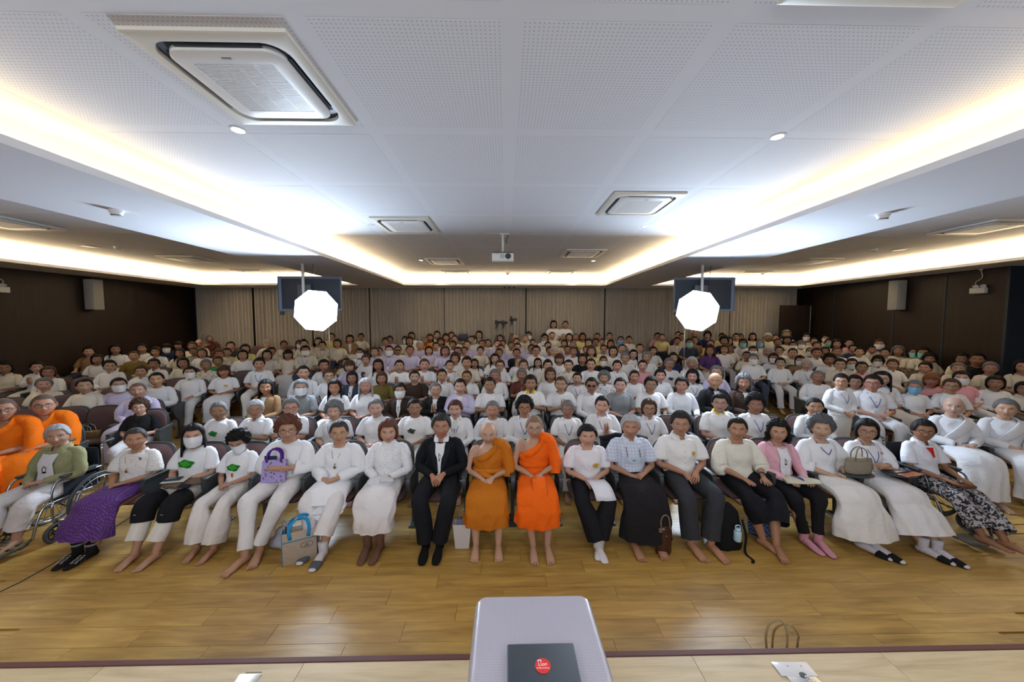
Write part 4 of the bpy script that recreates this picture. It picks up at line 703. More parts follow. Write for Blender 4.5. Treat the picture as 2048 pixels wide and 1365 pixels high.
PEOPLE = """C0 1.82 13.05 1.06 Jk tW ug
C0 2.27 13.05 1.06 Tk tW u
C0 5.83 5.85 0.94 Sk lW ugy
C2 -4.34 5.25 0.97 Tg tW p
C2 -3.79 5.25 0.99 Sw cW gh
C2 -3.26 5.25 1.01 Sg cW gh
C2 -2.61 5.25 0.96 Cg cW y
C2 -1.98 5.25 1.00 Tg cW -
C2 -1.39 5.25 1.00 Tk tW gp
C2 -0.77 5.25 0.98 Sr jW y
C2 -0.20 5.25 0.97 Tg lW -
C2 0.29 5.25 1.00 Ck lW gy
C2 0.96 5.25 0.97 Sg tW gy
C2 1.49 5.25 1.02 Tk lW hy
C2 2.22 5.25 0.98 Jb cW gy
C2 3.33 5.25 1.05 Sk cW gY
C2 3.89 5.25 1.02 Ck tW y
C2 4.83 5.25 0.99 Tk lW -
C3 -4.35 6.30 1.03 Lk dT -
C3 -3.72 6.30 1.02 Sg cR mG
C3 -3.11 6.30 1.02 Lk cW -
C3 -2.55 6.30 1.04 Lw cW -
C3 -1.93 6.30 0.97 Sk dB m
C3 -1.28 6.30 0.98 Tg dK gh
C3 -0.83 6.30 1.03 Tk dL h
C3 -0.29 6.30 1.05 Tk tW ga
C3 0.46 6.30 1.08 Sk cW hY
C3 1.02 6.30 1.06 Tb tW h
C3 1.59 6.30 1.04 Tk sW x
C3 2.12 6.30 1.04 Tk tR -
C3 2.69 6.30 1.05 Sk tW gp
C3 3.27 6.30 1.04 Sk lW -
C3 3.89 6.30 1.11 Bg jK -
C3 4.43 6.30 1.08 Wg dB -
C4 -4.19 7.20 1.06 Tk sW -
C4 -3.67 7.20 1.00 Sb cW g
C4 -3.19 7.20 0.96 Jk dD g
C4 -2.58 7.20 0.95 Jb cE g
C4 -1.90 7.20 0.98 Tk tB -
C4 -1.33 7.20 1.00 Tk cW -
C4 -0.81 7.20 0.98 Tb cW h
C4 -0.22 7.20 1.00 Sg lW -
C4 0.34 7.20 1.01 Sg cM h
C4 0.94 7.20 1.01 Jb tW -
C4 1.51 7.20 0.94 Tk tW y
C4 2.08 7.20 0.95 Cg cW p
C4 2.72 7.20 0.97 Tk tW -
C4 3.27 7.20 0.99 Sk cW -
C4 3.96 7.20 0.97 Wk cW y
C4 4.47 7.20 1.05 Sg lL -
C5 -4.21 8.05 1.02 Sk cW -
C5 -3.62 8.05 1.00 Fb cL -
C5 -2.96 8.05 1.02 Lk tW -
C5 -2.47 8.05 1.01 Tk tW h
C5 -1.89 8.05 1.03 Tb tW h
C5 -1.30 8.05 1.01 Tk tW h
C5 -0.90 8.05 1.07 Sk cC -
C5 -0.13 8.05 1.01 Sb cW gh
C5 0.42 8.05 1.01 Sb cC -
C5 0.99 8.05 1.01 Sk cC -
C5 1.48 8.05 1.01 Tk cC y
C5 2.01 8.05 1.03 Tk tW g
C5 2.63 8.05 1.00 Sk cW y
C5 3.23 8.05 1.00 Tk tP -
C5 3.87 8.05 1.04 Sg tW gp
C5 4.41 8.05 1.05 Sw sW -
C6 -4.06 8.85 0.92 Tk cC -
C6 -3.57 8.85 0.98 Sr tW p
C6 -1.29 8.85 1.00 Cr tW p
C6 -0.80 8.85 0.90 Lk tW h
C6 -0.27 8.85 1.00 Lk tW -
C6 0.35 8.85 0.94 Sg tW g
C6 0.83 8.85 0.91 Lk tW -
C6 1.39 8.85 0.99 Fr tW -
C6 1.99 8.85 0.99 Jk tK -
C6 2.53 8.85 0.95 Tk tK m
C6 3.10 8.85 1.01 Sg tW g
C6 3.66 8.85 1.03 Sg tW -
C6 4.35 8.85 1.01 Sk tN -
C7 -4.03 9.60 1.01 Tk tW my
C7 -3.62 9.60 1.03 Sr cL -
C7 -3.22 9.60 1.07 Tk cL my
C7 -2.65 9.60 1.07 Tk cL -
C7 -1.68 9.60 1.05 Jb cL y
C7 -1.32 9.60 1.04 Tk cW -
C7 -0.18 9.60 1.00 Tk cL -
C7 0.31 9.60 1.00 Tk dK g
C7 0.85 9.60 1.06 Sk tW g
C7 1.37 9.60 1.04 Sw cW -
C7 1.90 9.60 1.04 Sb tW -
C7 2.40 9.60 1.04 Wb dY -
C7 3.02 9.60 1.04 Jk tW g
C7 3.59 9.60 0.97 Lk tW -
C8 -3.75 10.30 0.94 Sr tW -
C8 -3.20 10.30 0.97 Sr tW x
C8 -2.28 10.30 0.95 Jk cL y
C8 -1.24 10.30 0.95 Tk cL y
C8 -0.75 10.30 0.95 Sk tC -
C8 -0.14 10.30 1.00 Tk cL -
C8 0.36 10.30 1.03 Tk cL -
C8 0.78 10.30 1.00 Tk cL -
C8 1.32 10.30 0.95 Sk cL -
C8 1.86 10.30 0.97 Tk cL y
C8 2.42 10.30 0.96 Tk cL -
C8 2.95 10.30 0.99 Tk cC gy
C8 3.51 10.30 1.00 Tk cL y
C8 4.04 10.30 1.01 Tk cL y
C8 4.45 10.30 0.94 Sk cW -
C9 -2.71 10.95 0.99 Sw cL y
C9 -2.20 10.95 0.97 Sk cL y
C9 -1.67 10.95 1.01 Sk cL y
C9 -1.21 10.95 1.01 Tk cL y
C9 -0.73 10.95 1.03 Tk cL -
C9 -0.25 10.95 1.03 Tk cL -
C9 0.19 10.95 0.98 Tb cW -
C9 1.35 10.95 0.98 Sk cW -
C9 2.15 10.95 0.99 Sg cN -
C9 2.65 10.95 1.05 Jk tC -
C9 3.36 10.95 1.02 Lk tL -
C10 -4.00 11.55 1.01 Sk cL y
C10 -3.20 11.55 1.03 Jk tC -
C10 -2.70 11.55 1.03 Zk mO -
C10 -2.16 11.55 1.00 Wk tC -
C10 -1.69 11.55 1.07 Tk tC -
C10 -1.15 11.55 1.06 Tk tW -
C10 -0.59 11.55 0.97 Tk cW -
C10 -0.10 11.55 0.95 Tk cW -
C10 0.37 11.55 1.00 Tk cL -
C10 0.91 11.55 0.97 Tk cL -
C10 1.29 11.55 1.02 Sg cW m
C10 1.97 11.55 0.95 Sk cC -
C10 3.03 11.55 0.99 Sk cY -
C10 3.88 11.55 1.05 Tk cR b
C11 -4.05 12.15 0.99 Sk cL -
C11 -3.51 12.15 0.98 Jk cW m
C11 -2.65 12.15 1.04 Lk tY -
C11 -2.09 12.15 1.04 Jk dY -
C11 -1.11 12.15 0.99 Jk tW m
C11 -0.19 12.15 1.02 Lk tW -
C11 0.69 12.15 1.02 Sg tC -
C11 1.38 12.15 1.03 Wk tW -
C11 2.25 12.15 1.05 Lk dK -
C11 2.72 12.15 1.06 Jk tY -
C11 3.42 12.15 0.91 Tk tC -
C11 4.38 12.15 0.98 Sk sW -
C12 -3.44 12.70 1.03 Jk tW -
C12 -2.51 12.70 1.06 Sk cC -
C12 -1.98 12.70 1.04 Lk tC -
C12 -0.97 12.70 1.06 Jk tU g
C12 0.35 12.70 0.96 B tC -
C12 0.85 12.70 1.04 Sk tC m
C12 1.72 12.70 1.04 Tk tC -
C12 2.16 12.70 0.99 Sw tC -
C12 2.59 12.70 0.99 Sg tC -
C12 3.39 12.70 1.01 Tk cL -
C12 3.85 12.70 1.02 Tk tC -
L1 -5.99 5.70 0.90 Cb tK g
L2 -6.73 4.70 1.12 Zk mO g
L2 -6.53 4.95 1.12 Zk mO g
L2 -6.55 6.22 1.01 Zk nL -
L3 -7.75 6.45 1.02 Tk cC -
L3 -7.33 6.63 0.99 Tk lL gm
L3 -6.83 6.84 1.03 Tk lW -
L4 -8.88 6.76 0.97 Sg cC -
L4 -6.89 7.62 0.98 Sk sW m
L4 -6.35 7.85 0.95 Fb tW p
L4 -5.74 8.11 1.04 Sk tW y
L5 -8.18 7.86 0.95 Sb cW -
L5 -7.13 8.31 0.98 Sg cC p
L6 -10.15 7.81 0.95 Jb lW g
L6 -9.25 8.20 0.99 Sk sW g
L6 -8.54 8.51 0.97 Sk cW -
L6 -8.04 8.72 0.95 Jk tC -
L6 -7.41 8.99 0.93 Sb tG -
L6 -6.93 9.20 1.04 Jk tW -
L6 -6.44 9.41 1.00 Jk tC -
L6 -6.00 9.60 0.98 Fk tC -
L6 -5.62 9.76 1.05 Sk cC mgy
L7 -11.40 8.03 0.99 Jk cC g
L7 -10.94 8.23 0.96 Sk sW h
L7 -7.83 9.56 0.99 Sb tC -
L7 -6.74 10.03 0.98 Sk cC -
L8 -10.56 9.09 0.96 Jk tW p
L8 -9.91 9.37 0.99 Tb tE -
L8 -9.06 9.74 0.99 Lk tC -
L8 -8.61 9.93 0.96 Jb tW -
L8 -8.09 10.15 0.94 Sk tC -
L8 -7.69 10.32 1.00 Jk tY -
L8 -6.32 10.91 1.04 Sk cC -
L8 -5.85 11.11 0.97 Sk lC y
L8 -5.46 11.28 1.00 Jk tC -
L9 -10.00 10.03 0.98 Jk cW -
L9 -9.23 10.36 0.93 Sb cR g
L9 -8.42 10.71 1.02 Sk cD -
L9 -7.55 11.08 1.03 Sw sC -
L9 -7.15 11.25 0.97 Sk tC -
L9 -6.76 11.42 0.96 Lk cC m
L9 -6.26 11.64 1.00 Lk tC -
L9 -5.38 12.02 1.03 Jk dT -
L10 -11.60 9.80 1.02 Sk tT -
L10 -11.25 10.14 1.02 Lk tW -
L10 -10.72 10.37 1.01 Sk tW -
L10 -10.22 10.58 0.98 Fk tN m
L10 -9.67 10.82 1.00 Sb tC -
L10 -5.28 12.71 1.00 Sk tC -
L11 -10.38 11.12 0.97 Fk tD -
L11 -9.90 11.32 1.00 B tC g
L11 -6.41 12.82 1.00 Sk tY g
L13 -10.40 12.31 0.99 Zk mM -
R1 6.66 4.95 1.05 B nW -
R1 7.31 4.85 1.04 Sg nW -
R2 6.72 6.14 1.10 Sk cW gy
R3 6.48 6.99 1.00 Tg lW g
R3 7.03 6.76 0.97 Jk lW g
R3 7.41 6.60 1.06 Lk cW gy
R3 7.84 6.41 0.96 Sg cW b
R3 8.29 6.21 1.03 Sb tW g
R4 8.70 6.84 0.97 Fo tP h
R4 9.10 6.67 1.05 Sk tP m
R4 9.52 6.48 1.01 Jk lW -
R4 9.87 6.33 0.95 Jk cC -
R5 6.33 8.66 1.02 Sg cW m
R5 6.85 8.44 0.98 Sk lW -
R5 7.33 8.23 0.98 Sw cW y
R5 7.91 7.98 1.03 Sk cC g
R5 8.27 7.82 1.00 Tk cP -
R6 5.82 9.68 1.04 Wr cV -
R6 6.63 9.33 0.97 Tk tC -
R6 7.19 9.09 0.96 Jk tW m
R6 7.71 8.86 0.94 Jk tT m
R6 8.27 8.62 1.00 Ck cW -
R6 8.68 8.45 0.95 Sk cW gm
R6 9.38 8.15 0.99 Sb cW -
R6 9.91 7.92 0.97 Sk cC z
R6 10.41 7.70 1.00 Sg tC -
R6 10.88 7.50 1.04 Sg tC p
R7 6.52 10.13 1.00 Jb tW -
R7 7.18 9.84 1.01 Sk tC m
R7 7.51 9.70 1.01 Jw sW g
R7 8.03 9.47 1.01 Tk tC -
R7 8.52 9.26 1.05 Sk sW -
R7 9.69 8.76 0.94 Ck cW m
R8 5.97 11.06 1.04 Sk tD e
R8 7.01 10.62 0.94 Tb tC -
R8 8.17 10.12 0.97 Sk cW -
R8 8.85 9.83 0.99 Sg cC m
R8 9.40 9.59 1.02 Tb tW -
R8 11.15 8.83 0.98 Ck tC -
R8 11.25 8.25 1.08 Sk cC z
R8 11.25 7.26 1.12 Lk tC g
R9 5.92 11.78 0.99 Sk dC y
R9 6.41 11.57 1.03 Tk tT -
R9 6.85 11.38 0.97 Tk tY -
R9 7.21 11.23 1.06 Ck tN -
R9 7.70 11.02 1.03 Jk cW e
R9 8.91 10.50 1.04 Sk tC m
R9 9.62 10.19 0.94 Jk tD p
R9 10.35 9.88 0.97 Tk tW -
R9 10.87 9.66 0.98 Tk tC -
R9 11.25 9.25 1.05 Tk tC e
R10 5.73 12.52 1.00 Tk tY -
R10 7.67 11.68 1.00 Lk tD -
R10 8.49 11.33 0.99 Lg cW b
R10 8.93 11.14 1.03 Tk tR -
R10 9.50 10.89 1.01 Sg cC m
R10 9.87 10.74 1.00 Sk tC -
R10 10.68 10.39 0.97 Sk tN g
R10 11.09 10.21 0.96 Tk tC -
R10 11.25 9.65 1.03 Wg tC -
R10 11.25 9.06 1.08 Jk cC e
R10 11.25 7.99 1.12 Tk tK p
R11 5.76 12.95 0.99 Sk cP -
R11 6.59 12.75 1.00 Tk tC -
R11 10.73 10.96 1.01 Wk tC -
R12 6.54 12.95 1.02 Tk tV -
R12 7.15 12.95 1.04 B tN -
R12 7.64 12.90 1.01 Ck tN -
R12 8.07 12.71 1.00 Sk tY -
R12 8.49 12.53 1.01 Sk tC -
R12 9.38 12.15 1.06 Sw tC -
R12 9.90 11.93 0.98 Wk tC -
R12 10.59 11.63 0.99 Tk tC -
R12 10.95 11.47 0.98 Sk tC e
R12 11.25 11.07 1.02 Tk tP -
R12 11.25 10.15 1.12 Sb cC m
R13 8.92 12.94 0.96 Sk cC -
R13 9.29 12.79 0.98 Wk tC -
R13 9.94 12.51 0.98 Tk tR -
R13 10.23 12.38 1.11 Wg tW -
R13 10.77 12.15 1.06 Sk cC m
R13 11.25 11.91 1.04 Sk tC m"""
rows = {}; PLACED = []
for ln_ in PEOPLE.strip().split('\n'):
    t = ln_.split(); rows.setdefault(t[0], []).append((float(t[1]), float(t[2]), float(t[3]), t[4], t[5], t[6]))
BLK = dict(C='centre', L='left', R='right')
RN = ['front'] + 'nearest second third fourth fifth sixth seventh eighth ninth tenth eleventh twelfth thirteenth'.split()
def q15(a): return max(-3, min(3, round(a / math.radians(15))))
for rk, lst in rows.items():
    lst.sort(); blk, rno = rk[0], int(rk[1:])
    for i, (x, y, sc, hs, tp, fl_) in enumerate(lst):
        st_, hc = hs[0], hs[1] if len(hs) > 1 else 'k'; tk, tc_ = tp[0], tp[1]; up = 'u' in fl_
        rz = 0 if blk == 'C' else (math.radians(21) if blk == 'L' else -math.radians(21))
        cr, far = rno <= 4, rno >= 8
        PLACED.append((x, y)); wide = 1 + .12 * rng.rand(); pose = 'stand' if up else 'wai' if 'h' in fl_ else 'cross' if 'a' in fl_ else 'lap' if rng.rand() < .75 else 'knee'
        if tk == 'm' or tk == 'n': pose = 'lap'
        look = math.atan2(x, y) * -1.0 - rz         # turn towards the photographer
        if 'z' in fl_: look = math.radians(48) * -1
        if x > 4 and 'K' in tp and tk == 'j': look = .5
        qy = q15(look * .85); yaw = qy * math.radians(15); old = 1. if hc in 'gw' and st_ != 'Z' else 0.; hi = rno <= 3 or up and y < 7
        skin = SKINS[int(rng.rand() * 5)]; skin = tuple(c_ * (1.08 - .16 * rng.rand()) for c_ in skin)
        des = 'person with ' + HST[st_].format(HNAME[hc]) if st_ not in 'BZ' else 'person with ' + HST[st_]
        acc = 'sunglasses' if 'x' in fl_ else 'glasses' if 'g' in fl_ else ''; msk = {'m': 'white', 'b': 'blue', 'e': 'green'}
        mk = next((k_ for k_ in 'mbe' if k_ in fl_), None)
        if acc: des += ' and ' + acc
        if mk: des += ', ' + msk[mk] + ' mask'
        des += ', ' + COLS[tc_][1] + ' ' + TN[tk]
        where = ('standing by the back curtain' + (', left' if i == 0 else ', right') if up and y > 12 else 'standing behind the front rows at right') if up else '%s in %s %s row' % (ORD[i] if i == 0 else ORD[i] + ' from left', BLK[blk], RN[rno])
        if rk == 'C0' and y > 12: where = 'standing by the back curtain, %s one' % ('left' if i == 0 else 'right')
        lab = (des + ', ' + where).split()
        if len(lab) > 16: lab = (des.replace('collared ', '').replace('long-sleeved ', '') + ', ' + where.replace(' from left', ' along')).split()
        if len(lab) > 16: lab = [w_ for w_ in lab if w_ not in ('and', 'hair')]
        t = thing('person', ' '.join(lab), 'person', (x + .03 * math.sin(rz), y - .03 * math.cos(rz), FZ(y)), rz, 'standing attendants' if up else 'seated audience', (sc * wide, sc, sc))
        bm_ = get(('b', pose, qy, hi, old, tk == 'm'), body, pose, yaw, hi, 1. if old == 0 else .4, old, 1., 0., remesh=(tk == 'm'), toes=hi, feet=not far)
        obj('body', bm_, t, col=skin); hz = HC + (0, 0, .32 if up else 0); hr = (0, 0, yaw)
        if st_ != 'B': obj('hair', get(('h', st_, hi), hair, st_, hi), t, hz, hr, (.17, .11, .085) if st_ == 'Z' else HAIRC[hc], (HS, HS, HS * (.97 + .1 * rng.rand())))
        if acc: obj('glasses', get(('g', acc), glasses, acc == 'sunglasses'), t, hz, hr, (.02, .02, .02) if acc == 'sunglasses' or rng.rand() < .6 else (.25, .2, .15), HS)
        if mk: obj('face_mask', get('mask', mask), t, hz, hr, dict(m=(.80, .82, .84), b=(.22, .48, .75), e=(.25, .62, .58))[mk], HS)
        base = COLS[tc_][0]; v = .93 + .14 * rng.rand(); col = tuple(min(.84, c_ * v) for c_ in base)
        if tk == 'm':
            mats = get(('robe',), lambda: robe_meshes()); obj('robe', mats[0], t, col=col); obj('robe_skirt', mats[1], t, col=col); obj('shoulder_fold', mats[2], t, col=col)
        else:
            kind = {'t': 't', 'c': 't', 'l': 'l', 's': 'l', 'j': 'l', 'd': 'l', 'n': 'l'}[tk]; mt = 'lace' if tk == 'l' and rng.rand() < .25 and hi else 'motif' if 'p' in fl_ and tk == 'c' and hc == 'g' else 'cloth'
            obj('shirt' if tk != 'n' else 'robe', get(('t', kind, pose, mt, hi), top, kind, pose, mt, hi, None, .04 if tk in 'cs' else (.02 if tk == 't' else .035), 1.2 if tk in 'ln' and hi else 1.), t, col=col)
            if tk in 'csj' and not far: obj('collar', get(('c', up), collar, hi, pose), t, col=(.75, .60, .05) if 'Y' in fl_ else col)
            if tk in 'cs' and hi: obj('buttons', get(('pl', up), placket, pose), t, col=(.5, .5, .5))
            if tk in 'jd': obj('inner_shirt', get('inner', lambda: patch([(-.045, .985), (.045, .985), (.035, .80), (0, .66), (-.035, .80)], 'cloth', 'inner_shirt', .015)), t, col=(.75, .75, .76) if tc_ != 'W' else (.7, .69, .68))
            if tk == 'n': obj('robe_wrap', get('nwrap', lambda: MB().tube([(-.14, front(-.12, .72, .02), .66), (-.02, front(-.02, .82, .02), .82), (.12, front(.1, .93, .015), .945), (.13, .06, .985), (.08, .15, .93)], [.05, .06, .07, .08, .07], .014, n=10, k=4, side=(.7, 0, -.7)).wob().mesh('robe_wrap', 'cloth')), t, col=col)
            if 'p' in fl_ and mt == 'cloth' and not far:
                r_ = int(rng.rand() * 3); obj('chest_print', get(('pr', r_), lambda: patch(blob((0, .06, -.02)[r_], .83, (.05, .03, .045)[r_], 1.2, .8, lob=(.2, .1, .3)[r_]), 'cloth', 'chest_print', .011)), t, col=((.03, .22, .04), (.7, .45, .08), (.06, .07, .06))[r_])
            bc = BCOL[int(rng.rand() * 6)] if tk != 'n' else col
            if up: obj('trousers', get(('bs',), bottom, 'stand'), t, col=(.7, .7, .7) if y < 7 else (.03, .03, .04))
            else:
                bk_ = 'skirt' if (rng.rand() < .3 or tk == 'n') and st_ not in 'SB' or tk == 'n' else 'trousers'; obj('skirt' if bk_ == 'skirt' else 'trousers', get(('bt', bk_, hi), bottom, bk_, 'cloth', hi), t, col=bc)
        if 'y' in fl_: obj('lanyard', get(('ly', up), lanyard, pose), t, col=(.04, .09, .42)); obj('name_badge', get(('bd', up), badge, pose), t, col=(.75, .77, .8))
        if pose == 'lap' and hi and rng.rand() < .4: obj('wristwatch', get('watch', lambda: MB().tube([(-.082 + .026 * math.cos(a_) * .6, -.205 + .026 * math.cos(a_) * .8, .666 + .024 * math.sin(a_)) for a_ in np.linspace(0, 2 * PI, 13)], .006, .004, n=5, k=1, side=None).mesh('wristwatch', 'gloss')), t, col=(.03, .03, .03))
        if not up: chair(x, y + .0, rz, 'brown theatre chair under the %s sitter of the %s row, %s block' % (ORD[i], RN[rno], BLK[blk]), rno <= 6, i == 0)

VACANT = [(-8.23, 5.81, 21), (-7.47, 5.85, 21), (-6.96, 5.89, 21), (-9.22, 6.35, 21), (-8.39, 6.49, 21), (-7.95, 6.95, 21), (-10.23, 7.22, 21), (-9.58, 7.81, 21), (-10.87, 8.65, 21), (-9.06, 7.71, 21), (-10.32, 9.05, 21), (-8.67, 8.02, 21), (-7.35, 7.71, 21), (-8.95, 8.85, 21), (-5.82, 7.61, 21), (-6.39, 8.4, 21), (-8.67, 12.11, 21), (-7.57, 12.1, 21), (-9.13, 11.85, 21), (-9.65, 11.76, 21), (-10.16, 11.78, 21), (2.68, 5.25, 0), (4.3, 5.25, 0), (8.79, 6.28, -21), (7.2, 4.85, -21), (-2.39, 9.13, 0), (-1.83, 9.11, 0), (-2.17, 8.48, 0), (-1.66, 8.5, 0), (10.38, 8.24, -21), (6.62, 7.99, -21), (9.0, 8.85, -21)]
vac = {}
def clear_seat(x, y, a):
    c_, s_ = math.cos(math.radians(a)), math.sin(math.radians(a))
    for px, py in PLACED:
        dx, dy = px - x, py - y; lx, ly = c_ * dx + s_ * dy, -s_ * dx + c_ * dy
        if abs(lx) < .36 and -.45 < ly < .62: return False
    return True
for x, y, a in sorted([q for q in VACANT if clear_seat(*q)], key=lambda q: math.hypot(q[0], q[1])): vac.setdefault('left' if a > 0 else 'right' if a < 0 else 'centre', []).append((x, y, a))
for bl, ls in vac.items():
    for i, (x, y, a) in enumerate(ls): chair(x, y, math.radians(a), 'vacant brown theatre chair, %s of the empty seats in the %s block' % ((['nearest'] + [o_ + ' nearest' for o_ in ORD[1:]] + ['twenty-first nearest'])[i], bl), y < 8.9, True, 'vacant theatre chairs')

# ---------------------------------------------------------------- front row
Y1 = 4.12
def fchair(x, lab, both=False, z=0): return chair(x, Y1, 0, lab, True, both, 'front row chairs')
def fp(x, label, sc=1., wide=1., skin=SKINS[1], hs='S', hc=HAIRC['k'], hl=1., pose='lap', yaw=0., tilt=0., smile=1., old=0., topk='t', topm='cloth', topc=(.8, .8, .82), hem=None, high=False, neck=.035, sleeve=1., botk='trousers', botm='cloth', botc=(.7, .68, .68), hemz=.10, flare=1., legs=((.115, -.54, 0), (.115, -.54, 0)), toes=True, knee=(.135, -.43, .515), remesh=False, y=Y1, hz=1.165, z=0., tn='shirt', bn='trousers', headw=1., group='people in the front row', footz=0.):
    t = thing('person', label, 'person', (x, y, z), 0, group, (sc * wide, sc, sc))
    bm_ = body(pose, yaw, True, smile, old, headw / wide ** .5, tilt, legs, toes, True, knee, remesh, footz=footz); obj('body', bm_, t, col=skin)
    t['hr'] = yaw; rot = Matrix.Rotation(yaw, 3, 'Z') @ Matrix.Rotation(tilt, 3, 'X'); er = tuple(rot.to_euler())
    if hs and hs != 'B': obj('hair', hair(hs, True, hl), t, HC, er, hc, (headw / wide ** .5 * 1.01 * HS, 1.01 * HS, 1.01 * HS))
    if topk: obj(tn, top(topk, pose, topm, True, hem, neck, sleeve, high), t, col=topc)
    if botk: obj(bn, bottom(botk, botm, True, legs, hemz, knee, flare), t, col=botc)
    return t, er
def on(t, er, name, me, col, head=False, sc=None): return obj(name, me, t, HC if head else (0, 0, 0), er if head else (0, 0, 0), col, HS if head else sc)
WH = (.80, .80, .82); lk = lambda x: -math.atan2(x, Y1) * .8
def socks(t, legs, col, toecol=None, h=.16, name='sock', z=0.):
    for s, (ax, ay, fa) in zip((-1, 1), legs):
        mb = MB(); foot(mb, (s * ax, ay), fa, False, z); c = np.array((s * ax, ay, z)); v = mb.v[0]; v[:, :2] = c[:2] + (v[:, :2] - c[:2]) * 1.07; v[:, 2] = z + (v[:, 2] - z) * 1.08 + .001
        mb.tube([(s * ax, ay + .02, z + .03), (s * ax, ay + .012, z + .09), (s * ax, ay + .01, z + h)], [.040, .042, .046], n=14, k=2); so = obj(name, mb.mesh(name, 'cloth'), t, col=col)
        if toecol:
            R_ = rotz(fa); P = lambda x, y, zz: c + R_ @ np.array((x, y, zz)); obj('toe_cap', MB().tube([P(0, -.11, .026), P(0, -.15, .021), P(0, -.19, .017), P(0, -.222, .012)], [.052, .052, .044, .022], [.031, .026, .021, .009], n=14, k=3, side=R_ @ np.array((1, 0, 0))).mesh('toe_cap', 'cloth'), so, col=toecol)
def pendant(t, er, L_=.80, col=(.05, .04, .03), pc=(.3, .22, .08)):
    mb = MB()
    for s in (-1, 1): mb.tube([(s * .05, .05, 1.01), (s * .062, -.01, .985), (s * .045, front(.045, .92, .007), .92), (0, front(0, L_, .008), L_)], .0022, n=5, k=3, side=None)
    n_ = obj('necklace', mb.mesh('necklace', 'plain'), t, col=col); obj('pendant', MB().ball((0, front(0, L_ - .02, .012), L_ - .02), .016, 10, 8, (1, .4, 1.2)).mesh('pendant', 'metal'), n_, col=pc)
def watch(t, s=1, col=(.6, .6, .62), w=(.090, -.19, .684)):
    mb = MB(); mb.tube([(s * w[0] + .6 * .028 * math.cos(a) * s, w[1] + .8 * .028 * math.cos(a) * -1, w[2] + .025 * math.sin(a)) for a in np.linspace(0, 2 * PI, 15)], .007, .004, n=6, k=1, side=None).bbox(s * w[0] - .012, w[1] - .014, w[2] + .02, s * w[0] + .012, w[1] + .014, w[2] + .03, .003)
    obj('wristwatch', mb.mesh('wristwatch', 'gloss'), t, col=col)
def text_on(parent, s, size, loc, rot, m, name='lettering', col=None, ex=.0004, sx=1.):
    c_ = bpy.data.curves.new(name, 'FONT'); c_.body = s; c_.size = size; c_.align_x = 'CENTER'; c_.align_y = 'CENTER'; c_.extrude = ex; o = bpy.data.objects.new(name, c_); C.objects.link(o)
    ev = o.evaluated_get(bpy.context.evaluated_depsgraph_get()); me = bpy.data.meshes.new_from_object(ev); bpy.data.objects.remove(o); me.materials.clear(); me.materials.append(M[m] if isinstance(m, str) else m)
    q = obj(name, me, parent, loc, rot, col); q.scale = (sx, 1, 1); return q
def tree_print(t, cx=.0, cz=.83, r=.07):
    g = obj('tree_print', patch(blob(cx, cz + .01, r, 1.35, .72, 26, .14), 'cloth', 'tree_print', .011), t, col=(.012, .17, .02))
    for dx, dz, rr in ((-.5, .1, .35), (.1, .35, .33), (.55, 0, .3), (0, -.25, .35)): obj('leaf_patch', patch(blob(cx + dx * r, cz + .01 + dz * r, r * rr, 1.2, .9, 12, .1), 'cloth', 'leaf_patch', .013), g, col=(.05, .36, .03))
# 1 woman in the left wheelchair
LG = ((.10, -.50, 0), (.10, -.50, 0))
p, er = fp(-5.33, 'heavy white-haired person in olive jacket sitting in the wheelchair at far left', .97, 1.22, (.44, .25, .17), 'T', (.50, .50, .52), pose='lap', yaw=lk(-5.33) * .9, smile=.1, old=1, topk='l', topc=(.30, .29, .15), botc=(.62, .58, .57), hemz=.27, flare=1.2, legs=LG, footz=.09, tn='jacket', bn='capri_trousers', neck=.06)
on(p, er, 'inner_shirt', patch([(-.075, .955), (0, .945), (.075, .955), (.072, .85), (.078, .72), (.085, .60), (0, .585), (-.085, .60), (-.078, .72), (-.072, .85)], 'cloth', 'inner_shirt', .020), (.68, .66, .68)); on(p, er, 'collar', collar(True), (.33, .32, .17))
pendant(p, er, .76); watch(p)
for s in (-1, 1): obj('sandal', MB().bbox(s * .10 - .05, -.715, .072, s * .10 + .05, -.44, .088, .01).tube([(s * .10 - .052, -.64, .09), (s * .10, -.65, .145), (s * .10 + .052, -.64, .09)], [.028, .03, .028], .004, n=8, k=3, side=(0, 1, 0)).tube([(s * .10 - .048, -.56, .09), (s * .10, -.575, .165), (s * .10 + .048, -.56, .09)], [.024, .028, .024], .004, n=8, k=3, side=(0, 1, 0)).mesh('sandal', 'cloth'), p, col=(.22, .17, .09))
